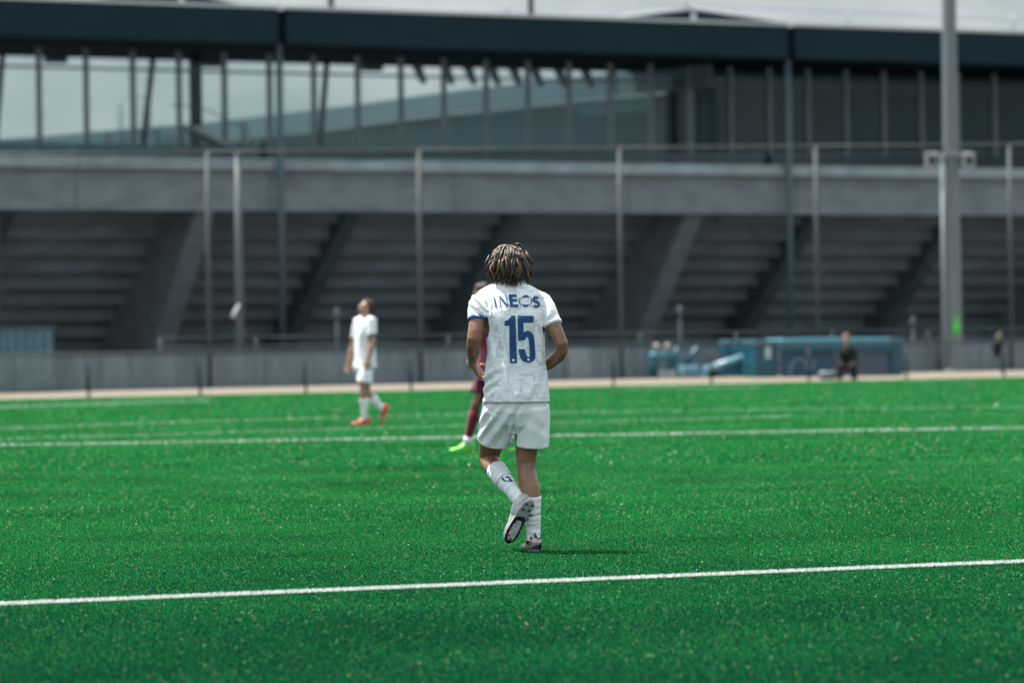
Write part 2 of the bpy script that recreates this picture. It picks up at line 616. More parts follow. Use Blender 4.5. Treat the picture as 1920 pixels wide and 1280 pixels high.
# glazed front: mullions and panes
mpx = [72, 163, 251, 337, 422, 507, 590, 673, 755, 833, 911, 990, 1066, 1142, 1217, 1291, 1366, 1440, 1512, 1585, 1656, 1727, 1798, 1870]
mu = np.array([B(p, 210, 4.0)[0] for p in mpx])
kk = np.arange(len(mu))
s_, u_0 = np.polyfit(kk, mu, 1)
mul = [u_0 + s_ * k for k in range(-10, 36)]
bm = bmesh.new()
add_box(bm, -0.085, 0.085, -0.10, 0.10, 7.91, Z_FB + 0.025)
me_mul = mesh_of(bm, 'mullion')
me_mul.materials.append(mullion_m)
bm = bmesh.new()
add_box(bm, 0.105, s_ - 0.105, -0.012, 0.012, 7.93, Z_FB + 0.02)
me_pane = mesh_of(bm, 'glass_pane')
me_pane.materials.append(glass_clear)
for k, um in enumerate(mul):
    if not UA < um < UB:
        continue
    o = link('mullion', me_mul, stad)
    o.location = (um, 4.0, 0)
    o = link('glass_pane', me_pane, stad)
    o.location = (um, 4.0, 0)
box('transom', UA, UB, 4.14, 4.24, Z_FB - 0.75, Z_FB - 0.66, dark_steel, stad)
# low teal glass balustrade on the parapet
bm = bmesh.new()
add_box(bm, 0.02, 1.56, -0.012, 0.012, 0.0, 0.5)
me_bal = mesh_of(bm, 'balustrade_panel')
me_bal.materials.append(glass_teal)
u = UA
while u < UB - 1.5:
    o = link('balustrade_panel', me_bal, stad)
    o.location = (u, 0.25, Z_PAR + 0.004)
    u += 1.58
# dark core behind the glass on the right, columns and sloping struts on the left
uc0 = B(1262, 200, 6.0)[0]
box('core_wall', uc0, UB, 6.3, 6.6, 7.91, Z_FB - 0.02, dark_wall, stad)
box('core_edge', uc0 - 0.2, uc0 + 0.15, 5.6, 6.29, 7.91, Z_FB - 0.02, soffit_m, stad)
tube('core_strip', [(B(1310, 152, 6.2)[0], 6.2, 11.55), (B(1400, 152, 6.2)[0], 6.2, 11.6)], 0.08, ring_m, stad, 6)  # plain teal grey strip before the core wall
uc = B(367, 180, 5.5)[0]
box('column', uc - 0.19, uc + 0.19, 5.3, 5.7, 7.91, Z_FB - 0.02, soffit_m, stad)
for (xa, ya), (xb, yb) in (((287, 112), (270, 236)), ((613, 122), (600, 205)), ((5, 105), (-8, 200))):
    a, b = B(xa, ya, 7.0), B(xb, yb, 7.0)
    tube('sloping_strut', [(a[0], 7.0, Z_FB), (b[0] - (a[0] - b[0]) * 0.5, 7.0, 7.91)], 0.13, dark_steel, stad, 8)
for px in (120, 410, 715):
    ub, _ = B(px, 110, 7.2)
    box('soffit_lamp', ub - 0.42, ub + 0.42, 7.85, 8.3, Z_FB - 0.22, Z_FB + 0.15, soffit_m, stad)
for px in (785, 838, 880, 925, 965, 1005, 1050, 1100, 1150):
    ub, _ = B(px, 140, 9.0)
    prism('truss_bracket', [(ub - 0.35, Z_FB + 0.2), (ub + 0.1, Z_FB + 0.2), (ub + 0.34, Z_FB - 0.62), (ub + 0.14, Z_FB - 0.62)], 8.9, 9.1, dark_steel, stad, 'XZ')
# stair flight with rails on the concourse at left
sa, sb = B(362, 238, 2.0), B(428, 276, 2.0)
for k in range(7):
    t = k / 6
    us, zs = sa[0] + (sb[0] - sa[0]) * t, sa[1] + (sb[1] - sa[1]) * t
    box('stair_tread', us - 0.18, us + 0.18, 1.4, 2.6, zs - 0.16, zs - 0.02, concrete_light, stad)
tube('stair_stringer', [(sa[0], 1.36, sa[1] - 0.16), (sb[0], 1.36, sb[1] - 0.16)], 0.11, concrete_light, stad, 6)
tube('stair_rail', [(sa[0] - 1.2, 1.36, sa[1] + 0.75), (sa[0], 1.36, sa[1] + 0.75), (sb[0] + 0.6, 1.36, sb[1] + 0.6)], 0.025, dark_steel, stad, 6)
box('stair_landing', sb[0], B(460, 280, 2)[0], 1.3, 2.6, sb[1] - 0.2, sb[1] - 0.02, concrete_light, stad)
for px in (205, 232, 322, 347, 459):
    up, zp = B(px, 240 if px != 459 else 230, 1.2)
    box('concourse_post', up - 0.1, up + 0.1, 1.1, 1.3, 7.91, 9.15 if px != 459 else zp, mullion_m, stad)
# underside: stepped terraces and sloping ribs
RISE, RUN = 0.62, 0.90
ws0 = 3.5
for k in range(10):
    z1 = Z_BEAM0 + 0.3 - RISE * k
    w0 = ws0 + RUN * k - 0.25
    if z1 - RISE < -0.1:
        break
    prism('terrace_step', [(w0, z1), (w0, z1 - RISE + 0.0), (w0 + RUN + 0.2, z1 - RISE), (w0 + RUN + 0.2, z1 - RISE + 0.16), (w0 + 0.2, z1 - RISE + 0.16), (w0 + 0.2, z1)], UA, UB, concrete, stad)
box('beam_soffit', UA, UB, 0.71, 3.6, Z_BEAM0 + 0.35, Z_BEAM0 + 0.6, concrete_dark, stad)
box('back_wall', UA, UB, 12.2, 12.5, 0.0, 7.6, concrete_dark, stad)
ru = [B(655, 403, 3.0)[0], B(1523, 407, 3.0)[0]]
rs = (ru[1] - ru[0]) / 3.0
for k in range(-5, 7):
    uu = ru[0] + rs * k
    if not UA < uu < UB:
        continue
    if k % 3 == 2:                     # deep main rib
        hw = 0.42
        front = [(0.72, Z_BEAM0 - 0.002), (5.75, 0.0)]
        prof = [(0.72, Z_BEAM0 + 0.0), (5.9, 0.0), (11.6, 0.0), (11.6, 0.5)]
        zz = [(w_, z_) for w_, z_ in prof]
        # stepped upper edge under the terraces
        top = []
        for s in range(9):
            wj = ws0 + RUN * s - 0.26
            zj = Z_BEAM0 + 0.3 - RISE * s
            if wj > 11.4 or zj - RISE < 0.1:
                break
            top.append((wj, zj - 0.01))
            top.append((wj, zj - RISE - 0.002))
        prism('main_rib', [(0.72, Z_BEAM0 + 0.33), (0.72, Z_BEAM0 - 0.1), (5.75, 0.0), (top[-1][0] + 0.4, 0.0)] + list(reversed(top)) + [(ws0 - 0.26, Z_BEAM0 + 0.33)], uu - hw, uu + hw, concrete, stad)
    else:
        hw = 0.3
        top = []
        for s in range(9):
            wj = ws0 + RUN * s - 0.26
            zj = Z_BEAM0 + 0.3 - RISE * s
            if wj > 11.4 or zj - RISE < 0.1:
                break
            top.append((wj, zj - 0.01))
            top.append((wj, zj - RISE - 0.002))
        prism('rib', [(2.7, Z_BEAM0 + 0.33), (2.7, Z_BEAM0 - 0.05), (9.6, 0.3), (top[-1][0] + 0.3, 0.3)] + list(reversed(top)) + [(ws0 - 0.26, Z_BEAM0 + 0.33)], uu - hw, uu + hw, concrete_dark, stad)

# the far side of the bowl seen through the glass
far = empty('far_stand', (-8, 195, 0))
tag(far, 'far side of the stadium bowl seen through the concourse glass, pale roof ring', 'stand')
fp = [(1330, 158.5), (1250, 161), (1060, 166), (841, 174), (640, 184), (380, 196), (168, 203), (77, 207), (-150, 213), (-500, 222)]
fpts = []
for px, d in fp:
    x, y = uv(px, 200)
    fpts.append(Vector((x / FPX * d, d, 0)) - Vector((-8, 195, 0)))
bands = (('roof_ring', 11.55, 12.5, ring_m, 0.0, 0.5), ('back_wall', 6.0, 11.54, dark_wall, 0.8, 1.1))
for nm, z0, z1, m, o0, o1 in bands:
    for a, b in zip(fpts[:-1], fpts[1:]):
        bm = bmesh.new()
        off = Vector((0.35, 0.93, 0))
        vs = []
        for p in (a, b):
            for z in (z0, z1):
                for oo in (o0, o1):
                    vs.append(bm.verts.new(p + off * oo + Vector((0, 0, z))))
        a00, a01, a10, a11, b00, b01, b10, b11 = vs
        for f in ((a00, a10, b10, b00), (a01, b01, b11, a11), (a00, b00, b01, a01), (a10, a11, b11, b10), (a00, a01, a11, a10), (b00, b10, b11, b01)):
            bm.faces.new(f)
        link(nm, mesh_of(bm, nm), far, m)
for k in range(24):
    t = 4.6 + k * 0.16
    i0 = int(t)
    if i0 >= len(fpts) - 1:
        break
    p = fpts[i0].lerp(fpts[i0 + 1], t - i0)
    box('pillar', p.x - 0.13, p.x + 0.13, p.y + 0.45, p.y + 0.75, 6.0, 11.5, mullion_m, far)
# scaffold tower on the far roof
sc = empty('scaffold', W(252, 240, 199.0))
tag(sc, 'small thin scaffold tower on the far roof, left of the sloping strut', 'scaffold')
h = (240 - 178) / FPX * 199
for xx in (-0.75, 0.0, 0.75):
    for yy in (0, 0.9):
        tube('upright', [(xx, yy, -0.3), (xx, yy, h)], 0.03, steel, sc, 6)
for zz in (0.35, 0.75, 1.15, 1.6):
    for yy in (0, 0.9):
        tube('ledger', [(-0.8, yy, zz), (0.8, yy, zz)], 0.025, steel, sc, 6)

# ------------------------------------------------------------------ low wall, barrier, ball fence
wall = empty('boundary_wall', W0)
tag(wall, 'low grey concrete wall of upright panels behind the paving', 'wall')
wall.rotation_euler = (0, 0, math.atan2(wdir.y, wdir.x))
Lw = (W1 - W0).length


def along_wall(px, py):
    """distance along the wall foot for a pixel column"""
    x, y = uv(px, py)
    k = x / FPX
    # W0 + t*wdir on ray (k d, d)
    t = (k * W0.y - W0.x) / (wdir.x - k * wdir.y)
    return t


joints = [-40, along_wall(-300, 740)] + [along_wall(p, q) for p, q in ((82, 734), (161, 732), (370, 727), (568, 721), (765, 717), (960, 712), (1062, 709), (1106, 708), (1328, 703), (1511, 700), (1694, 697), (1877, 694))] + [Lw + 8, Lw + 60]
wall_pale = mat('pale_wall_panel', (0.17, 0.215, 0.235), 0.8, var=0.15, scale=2, bump=0.1)
for k, (a, b) in enumerate(zip(joints[:-1], joints[1:])):
    pale = k == 8
    box('wall_panel', a + 0.02, b - 0.02, -0.02 if not pale else -0.06, 0.22, 0.0, 0.94, wall_pale if pale else concrete_wall, wall, 0.012)
    box('coping', a + 0.012, b - 0.012, -0.05, 0.26, 0.943, 0.985, concrete_wall, wall)

bar = empty('pitch_barrier', E0)
bar.rotation_euler = (0, 0, math.atan2(edir.y, edir.x))
tag(bar, 'slim dark metal barrier of posts and one rail along the far pitch edge', 'barrier')


def along_edge(px, py):
    x, y = uv(px, py)
    k = x / FPX
    return (k * E0.y - E0.x) / (edir.x - k * edir.y)


for px in (-45, 161, 370, 568, 765, 955, 1145, 1328, 1511, 1694, 1877, 2060):
    t = along_edge(px, 730)
    tube('post', [(t, -0.12, 0), (t, -0.12, 0.99)], 0.032, dark_steel, bar, 8)
tube('rail', [(-40, -0.12, 1.0), ((E1 - E0).length + 40, -0.12, 1.0)], 0.028, dark_steel, bar, 8)

fen = empty('ball_fence', (0, 0, 0))
tag(fen, 'tall ball stop fence of slim posts and a high top rail before the stadium', 'fence')


def fence_pt(px, py=600):
    x, y = uv(px, py)
    k = x / FPX
    t = (k * W0.y - W0.x) / (wdir.x - k * wdir.y)
    p = W0 + wdir * t
    d = p.y - 0.45
    top = CAM_H + (363.5 - (px - 390) / 1503 * 4.5) / FPX * d
    return Vector((k * d, d, 0)), top


prev = None
for px in (-400, 0 - 5, 392, 789, 1165, 1533, 1896, 2260):
    p, h = fence_pt(px)
    tube('post', [p, p + Vector((0, 0, h))], 0.062, steel_brown, fen, 10)
    if prev:
        tube('top_rail', [prev[0] + Vector((0, 0, prev[1] - 0.02)), p + Vector((0, 0, h - 0.02))], 0.034, steel_brown, fen, 8)
        tube('net_cable', [prev[0] + Vector((0, 0, prev[1] - 0.3)), p + Vector((0, 0, h - 0.3))], 0.014, dark_steel, fen, 6)
    prev = (p, h)

# guard rail and clutter behind the wall
gr = empty('guard_rail', (0, 0, 0))
tag(gr, 'grey double guard rail standing just behind the low wall', 'railing')
pts = []
for px in (300, 480, 660, 840, 1020, 1200, 1380, 1560, 1740, 1960):
    x, y = uv(px, 628)
    d = 118 + (px - 300) / 1660 * 22
    pts.append(Vector((x / FPX * d, d, 0)))
for p in pts:
    tube('post', [p, p + Vector((0, 0, 1.42))], 0.03, dark_steel, gr, 6)
for a, b in zip(pts[:-1], pts[1:]):
    for z in (1.40, 1.12):
        tube('rail', [a + Vector((0, 0, z)), b + Vector((0, 0, z))], 0.022, concrete_dark, gr, 6)

# small lamp posts behind the wall
for px, py, lab in ((632, 590, 'small pale lamp on short post behind wall near the standing player'), (1275, 585, 'small pale lamp on short post behind wall above the blue machine'), (1712, 606, 'small pale lamp on short post behind wall left of the big mast')):
    b0 = W(px, py, 132)
    lp = empty('post_lamp', (b0.x, b0.y, 0))
    tag(lp, lab, 'lamp', 'short post lamps behind the wall')
    tube('post', [(0, 0, 0), (0, 0, b0.z - 0.15)], 0.035, concrete_dark, lp, 8)
    tube('lamp_head', [(0, 0, b0.z - 0.16), (0, 0, b0.z - 0.1), (0, 0, b0.z + 0.16), (0, 0, b0.z + 0.22)], [0.05, 0.085, 0.085, 0.04], concrete_dark, lp, 10)

# container hut at the far left behind the wall
hb = W0 + wdir * along_wall(84, 734)
hut = empty('cabin', (hb.x + 0.28, hb.y - 0.30, 0), math.atan2(wdir.y, wdir.x))
tag(hut, 'low blue grey site cabin against the wall at the far left', 'cabin')
hutm = mat('cabin_steel', (0.055, 0.125, 0.160), 0.5, var=0.2, scale=3)
hut_low = mat('cabin_skirt', (0.115, 0.165, 0.185), 0.6, var=0.2, scale=3)
hz0, hz1 = 0.96, CAM_H - uv(40, 616)[1] / FPX * hb.y
box('body', -6.5, 0.0, 0.0, 0.27, 0.08, hz1, hutm, hut, 0.03)
for k in range(22):
    box('rib', -6.4 + k * 0.29, -6.28 + k * 0.29, -0.035, -0.002, hz0 + 0.06, hz1 - 0.06, hutm, hut)
for k in range(5):
    box('skirt_panel', -6.45 + k * 1.29, -5.20 + k * 1.29, -0.03, -0.002, 0.03, hz0 - 0.02, hut_low, hut)
box('roof_edge', -6.55, 0.05, -0.06, 0.30, hz1 + 0.003, hz1 + 0.06, mat('cabin_trim', (0.035, 0.07, 0.085), 0.5), hut)

# ------------------------------------------------------------------ masts
mb = G(1782, 697)
mb.y = 126.2
x, y = uv(1787, 640)
mb.x = x / FPX * mb.y
mast = empty('floodlight_mast', mb)
tag(mast, 'thick pale steel floodlight mast rising out of the picture at right', 'mast')
tube('shaft', [(0, 0, 0.0), (0, 0, 4), (0, 0, 9), (0, 0, 15), (0, 0, 22)], [0.30, 0.28, 0.25, 0.22, 0.17], mat('mast_steel', (0.135, 0.162, 0.170), 0.6, 0.1, var=0.12, scale=2, stretch=(3, 3, 0.3)), mast, 12, smooth=False)
tube('base_flange', [(0, 0, 0), (0, 0, 0.06)], 0.42, steel, mast, 12)
tube('cable_duct', [(-0.31, -0.18, 0.1), (-0.28, -0.15, 7.2)], 0.075, mat('duct_grey', (0.22, 0.27, 0.28), 0.5), mast, 8)
zb = CAM_H - uv(1782, 288)[1] / FPX * 126.2
box('bracket', -0.78, 0.78, -0.36, -0.28, zb - 0.09, zb + 0.03, steel, mast)
for px, py in ((1744, 302), (1813, 302)):
    xx, yy = uv(px, py)
    xc = xx / FPX * 126.2 - mb.x
    zc = CAM_H - yy / FPX * 126.2
    bm = bmesh.new()
    add_box(bm, xc - 0.2, xc + 0.2, -0.62, -0.2, zc - 0.25, zc + 0.27, 0.04)
    cb = link('camera_box', mesh_of(bm, 'camera_box'), mast, white_plastic)
    box('lens_window', xc - 0.1, xc + 0.1, -0.632, -0.624, zc - 0.12, zc + 0.08, black_m, cb)
    tube('hanger', [(xc, -0.32, zb - 0.05), (xc, -0.4, zc + 0.2)], 0.035, steel, cb, 6)
# bright green oval plate hung on the mast
gb = W(1793, 609, 125.9)
bm = bmesh.new()
add_tube(bm, [Vector((0, 0, -0.34)), Vector((0, 0, -0.27)), Vector((0, 0, -0.15)), Vector((0, 0, 0.02)), Vector((0, 0, 0.2)), Vector((0, 0, 0.34))], [(0.03, 0.02), (0.09, 0.05), (0.115, 0.06), (0.10, 0.06), (0.055, 0.04), (0.02, 0.012)], 14)
gm = mat('fluorescent_green', (0.04, 0.52, 0.04), 0.45, var=0.3, scale=5)
gs = link('bib', mesh_of(bm, 'bib'), None, gm, True)
gs.location = (gb.x, mb.y - 0.36, gb.z)
tag(gs, 'bright green bib bundled and hung low on the thick mast', 'bib')

# slim mast with white horn speaker at left
sb_ = G(450, 722)
sb_.y = 106.3
sb_.x = uv(450, 640)[0] / FPX * 106.3
sm = empty('slim_mast', sb_)
tag(sm, 'slim pale mast with a white horn speaker, left of the standing player', 'mast')
tube('shaft', [(0, 0, 0), (0, 0, 3.4), (0, 0, 6.42)], [0.11, 0.10, 0.09], mat('slim_mast_paint', (0.07, 0.09, 0.097), 0.6), sm, 12)
tube('cap', [(0, 0, 6.43), (0, 0, 6.50)], [0.11, 0.05], steel, sm, 10)
zh = CAM_H - uv(438, 588)[1] / FPX * 106.3
bm = bmesh.new()
add_tube(bm, [(0.0, -0.14, zh + 0.25), (-0.06, -0.20, zh + 0.14), (-0.12, -0.26, zh + 0.02), (-0.16, -0.32, zh - 0.10)], [0.03, 0.04, 0.055, 0.068], 14)
link('horn_speaker', mesh_of(bm, 'horn_speaker'), sm, mat('bright_white_plastic', (0.38, 0.38, 0.38), 0.4), True)
tube('bracket', [(0, 0, zh + 0.2), (0, -0.16, zh + 0.22)], 0.03, steel, sm, 6)

# small pole with black bag at right edge
pb = W(1877, 704, 120)
bp = empty('bag_pole', (pb.x, 120, 0))
tag(bp, 'thin short pole beside the rightmost fence post', 'pole')
tube('shaft', [(0, 0, 0), (0, 0, 1.28)], 0.03, steel_brown, bp, 8)
tube('hook', [(0, 0, 1.2), (-0.1, -0.08, 1.26), (-0.14, -0.1, 1.22)], 0.015, steel_brown, bp, 6)
bag = empty('bag', (pb.x - 0.14, 119.88, 0.35))
tag(bag, 'black drawstring bag with tan top hanging on the thin pole at right', 'bag')
tube('sack', [(0, 0, 0.1), (0.0, 0, 0.22), (0.02, 0, 0.42), (0.03, 0, 0.6), (0.05, 0, 0.72)], [0.02, 0.08, 0.17, 0.165, 0.07], black_m, bag, 12)
tube('flap', [(0.05, 0, 0.70), (0.06, 0, 0.78), (0.06, 0, 0.86)], [0.085, 0.09, 0.04], mat('tan_cloth', (0.12, 0.10, 0.055), 0.8), bag, 12)


# ------------------------------------------------------------------ blue equipment at the far side
def Xat(px, d):
    return uv(px, 680)[0] / FPX * d


dg = empty('team_shelter', (Xat(1568, 116), 116, 0), R(40) * 0.4)
tag(dg, 'long blue team shelter with pale roof edge and navy back panels', 'shelter')
w0, w1 = Xat(1447, 116) - Xat(1568, 116), Xat(1664, 116) - Xat(1568, 116)
zt = 1.16
box('roof', w0, w1, -0.55, 0.9, zt - 0.30, zt, blue_light, dg, 0.05)
box('roof_lip', w0 - 0.02, w1 + 0.02, -0.6, -0.552, zt - 0.40, zt - 0.26, blue_paint, dg)
n = 4
for k in range(n):
    a = w0 + (w1 - w0) * k / n
    b = w0 + (w1 - w0) * (k + 1) / n
    box('back_panel', a + 0.02, b - 0.02, -0.42, -0.37, 0.0, zt - 0.31, navy_panel if k < 2 else mat('smoke_panel', (0.04, 0.07, 0.10), 0.4), dg)
box('end_panel', w1 + 0.03, w1 + 0.42, -0.5, 0.9, 0, zt - 0.02, blue_paint, dg, 0.03)
box('end_panel', w0 - 0.75, w0 - 0.03, -0.3, 0.9, 0, zt - 0.06, blue_paint, dg, 0.03)
box('badge', w0 - 0.42, w0 - 0.26, -0.315, -0.302, 0.55, 0.92, mat('badge_grey', (0.42, 0.46, 0.5), 0.5), dg)
# pale swirl emblem on the navy panel
bm = bmesh.new()
ex = Xat(1488, 116) - Xat(1568, 116)
add_tube(bm, [(ex - 0.36, -0.44, 0.08), (ex - 0.34, -0.44, 0.3), (ex - 0.2, -0.44, 0.5), (ex + 0.0, -0.44, 0.55), (ex + 0.12, -0.44, 0.42), (ex + 0.2, -0.44, 0.22), (ex + 0.36, -0.44, 0.25), (ex + 0.44, -0.44, 0.5)], [(0.13, 0.01), (0.1, 0.01), (0.07, 0.01), (0.06, 0.01), (0.09, 0.01), (0.12, 0.01), (0.12, 0.01), (0.05, 0.01)], 8, ref=(0, 1, 0))
em = mesh_of(bm, 'emblem')
for v in em.vertices:
    v.co.y = -0.44 + (v.co.y - -0.44) * 0.1
link('emblem', em, dg, mat('emblem_pale', (0.45, 0.60, 0.64), 0.5))
box('bench', w0 + 0.1, w1 - 0.1, -0.1, 0.35, 0.36, 0.42, navy_panel, dg)
for k in range(5):
    a = w0 + 0.3 + (w1 - w0 - 0.6) * k / 4
    box('bench_leg', a - 0.03, a + 0.03, -0.05, 0.3, 0, 0.359, dark_steel, dg)

rd = 117.0
rp = empty('ramp_trailer', (Xat(1360, rd), rd, 0), 0.2)
tag(rp, 'blue wedge shaped trailer with pale sloping ramp, left of the team shelter', 'trailer')


def rx(px):
    return Xat(px, rd) - Xat(1360, rd)


def rz(px, py):
    return max(0.0, CAM_H - uv(px, py)[1] / FPX * rd)


prism('wedge', [(rx(1318), 0.08), (rx(1445), 0.08), (rx(1445), 0.62), (rx(1400), 0.62)], -0.4, 0.7, mat('deep_blue_paint', (0.006, 0.105, 0.165), 0.45, var=0.12), rp, 'XZ')
tube('ramp_beam', [(rx(1312), -0.46, 0.22), (rx(1398), -0.46, 0.66)], 0.115, mat('pale_ramp', (0.15, 0.29, 0.35), 0.35), rp, 10)
box('housing', rx(1357), rx(1412), -0.3, 0.7, 0.63, 1.12, blue_paint, rp, 0.04)
box('housing_panel', rx(1364), rx(1406), -0.325, -0.302, 0.78, 0.98, mat('mid_blue_paint', (0.03, 0.16, 0.24), 0.4), rp)
box('tow_box', rx(1275), rx(1308), -0.3, 0.5, 0.06, 0.36, mat('grey_blue_paint', (0.11, 0.22, 0.30), 0.5), rp, 0.03)
tube('strut', [(rx(1282), -0.1, 0.36), (rx(1308), -0.1, 0.98)], 0.09, blue_paint, rp, 8)
for px in (1330, 1425):
    bm = bmesh.new()
    add_tube(bm, [(rx(px), -0.44, 0.14), (rx(px), -0.34, 0.14)], 0.14, 14)
    link('wheel', mesh_of(bm, 'wheel'), rp, black_m)

md = 116.0
mc = empty('line_machine', (Xat(1243, md), md, 0), 0.15)
tag(mc, 'blue wheeled pitch machine with round white ends, leftmost of the blue equipment', 'machine')


def mx_(px):
    return Xat(px, md) - Xat(1243, md)


tube('cross_bar', [(mx_(1219), 0, 0.66), (mx_(1264), 0, 0.69)], 0.14, blue_light, mc, 12)
for px in (1225, 1262):
    tube('leg', [(mx_(px), 0.05, 0.62), (mx_(px) + 0.02, 0.05, 0.02)], 0.12, blue_paint, mc, 8)
for px in (1231, 1252):
    bm = bmesh.new()
    add_ball(bm, Vector((mx_(px), 0, 0.92)), 0.13, 0.13, 0.13)
    link('float_cap', mesh_of(bm, 'float_cap'), mc, mat('pinkish_white', (0.30, 0.28, 0.29), 0.5), True)
for px in (1240, 1258):
    bm = bmesh.new()
    add_tube(bm, [(mx_(px), -0.22, 0.13), (mx_(px), -0.1, 0.13)], 0.13, 16)
    wv = link('wheel', mesh_of(bm, 'wheel'), mc, mat('grey_tyre', (0.30, 0.36, 0.38), 0.7))
    bm = bmesh.new()
    add_tube(bm, [(mx_(px), -0.24, 0.13), (mx_(px), -0.222, 0.13)], 0.06, 10)
    link('hub', mesh_of(bm, 'hub'), wv, white_plastic)
tube('handle', [(mx_(1266), 0.1, 0.1), (mx_(1272), 0.1, 0.95)], 0.07, blue_paint, mc, 8)

# --PEOPLE--
# ------------------------------------------------------------------ people: shared builders
def skin_mat(name, c):
    if name in MATS:
        return MATS[name]
    m = mat(name, c, 0.34, var=0.16, scale=14, bump=0.08, bscale=180, spec=0.6)
    p = m.node_tree.nodes['Principled BSDF']
    p.inputs['Subsurface Weight'].default_value = 0.12
    p.inputs['Subsurface Radius'].default_value = (0.012, 0.005, 0.003)
    p.inputs['Subsurface Scale'].default_value = 0.5
    return m


def cloth_mat(name, c, var=0.05, rough=0.75, sheen=0.15):
    if name in MATS:
        return MATS[name]
    m = mat(name, c, rough, var=var, scale=9, bump=0.12, bscale=420, spec=0.3)
    p = m.node_tree.nodes['Principled BSDF']
    p.inputs['Sheen Weight'].default_value = sheen
    return m


def add_hand(bm, wrist, f, n, side, curl=(35, 40, 30), s=1.0, spread=0.0):
    """palm, four unequal fingers and a thumb; f: along the hand, n: where the palm faces, side: +1 thumb on the (f x n) side"""
    f = Vector(f).normalized()
    n = Vector(n)
    n = (n - f * n.dot(f)).normalized()
    l = f.cross(n).normalized() * side          # towards the thumb
    wrist = Vector(wrist)
    add_tube(bm, [wrist - f * 0.02 * s, wrist + f * 0.012 * s, wrist + f * 0.045 * s, wrist + f * 0.08 * s, wrist + f * 0.095 * s],
             [(0.024 * s, 0.019 * s), (0.027 * s, 0.018 * s), (0.040 * s, 0.0165 * s), (0.041 * s, 0.0145 * s), (0.036 * s, 0.010 * s)], 14, ref=l)
    for k, (off, ln) in enumerate(((0.031, 0.072), (0.011, 0.080), (-0.010, 0.075), (-0.030, 0.060))):
        p = wrist + f * (0.085 - 0.004 * abs(k - 1)) * s + l * off * s
        d = (f + l * spread * (1.5 - k) * 0.12).normalized()
        ax = d.cross(n).normalized()
        pts = [p - d * 0.015 * s, p]
        for seg, (fr, ang) in enumerate(zip((0.46, 0.30, 0.24), curl)):
            q = Matrix.Rotation(R(ang + k * 3), 3, ax)
            d = (q @ d).normalized()
            p = p + d * ln * fr * s
            pts.append(p)
        add_tube(bm, pts, [0.0095 * s, 0.0098 * s, 0.0092 * s, 0.0083 * s, 0.0062 * s], 8)
    # thumb leaves the side of the palm near its base
    p = wrist + f * 0.022 * s + l * 0.026 * s
    d = (f * 0.62 + l * 0.62 + n * 0.42).normalized()
    pts = [p - d * 0.012 * s, p]
    ax = d.cross((f + n * 0.6 - l * 0.6).normalized()).normalized()
    for fr, ang in ((0.036, 0), (0.030, 28), (0.024, 22)):
        d = (Matrix.Rotation(R(ang), 3, ax) @ d).normalized()
        p = p + d * fr * s
        pts.append(p)
    add_tube(bm, pts, [0.013 * s, 0.0135 * s, 0.0115 * s, 0.0105 * s, 0.007 * s], 8)


def add_head(bm, c, fwd, up, s=1.0):
    """skull, jaw, brow, nose, lips and ears; c is the middle of the head"""
    fwd = Vector(fwd).normalized()
    up = Vector(up)
    up = (up - fwd * up.dot(fwd)).normalized()
    rt = fwd.cross(up).normalized()
    rot = Matrix((rt, fwd, up)).transposed()
    q = lambda x, y, z: Vector(c) + (rt * x + fwd * y + up * z) * s
    add_ball(bm, q(0, -0.012, 0.028), 0.074 * s, 0.094 * s, 0.088 * s, rot, 20)
    add_tube(bm, [q(0, 0.012, 0.05), q(0, 0.018, 0.0), q(0, 0.026, -0.05), q(0, 0.038, -0.088), q(0, 0.045, -0.112)],
             [(0.066 * s, 0.07 * s), (0.068 * s, 0.072 * s), (0.059 * s, 0.06 * s), (0.043 * s, 0.043 * s), (0.022 * s, 0.024 * s)], 18, ref=rt)
    add_tube(bm, [q(0, 0.082, 0.018), q(0, 0.096, -0.008), q(0, 0.106, -0.026), q(0, 0.09, -0.036)], [0.009 * s, 0.011 * s, 0.015 * s, 0.010 * s], 8, ref=rt)
    add_tube(bm, [q(-0.045, 0.072, 0.022), q(0, 0.084, 0.026), q(0.045, 0.072, 0.022)], [0.010 * s, 0.011 * s, 0.010 * s], 8)
    add_tube(bm, [q(-0.023, 0.082, -0.062), q(0, 0.092, -0.060), q(0.023, 0.082, -0.062)], [0.006 * s, 0.009 * s, 0.006 * s], 8)
    add_tube(bm, [q(-0.020, 0.080, -0.073), q(0, 0.090, -0.074), q(0.020, 0.080, -0.073)], [0.006 * s, 0.009 * s, 0.006 * s], 8)
    for sx in (-1, 1):
        add_ball(bm, q(sx * 0.074, -0.012, -0.006), 0.010 * s, 0.019 * s, 0.031 * s, rot, 10)
    return q, rot


def face_parts(parent, q, rot, s=1.0):
    """eyes at half the head height"""
    eye_w = mat('eye_white', (0.7, 0.7, 0.68), 0.25)
    iris = mat('iris_brown', (0.03, 0.015, 0.008), 0.2)
    for sx in (-1, 1):
        bm = bmesh.new()
        add_ball(bm, q(sx * 0.031, 0.072, 0.004), 0.0135 * s, 0.0125 * s, 0.0085 * s, rot, 10)
        e = link('eye', mesh_of(bm, 'eye'), parent, eye_w, True)
        bm = bmesh.new()
        add_ball(bm, q(sx * 0.031, 0.082, 0.004), 0.0055 * s, 0.0035 * s, 0.0055 * s, rot, 8)
        link('iris', mesh_of(bm, 'iris'), e, iris, True)


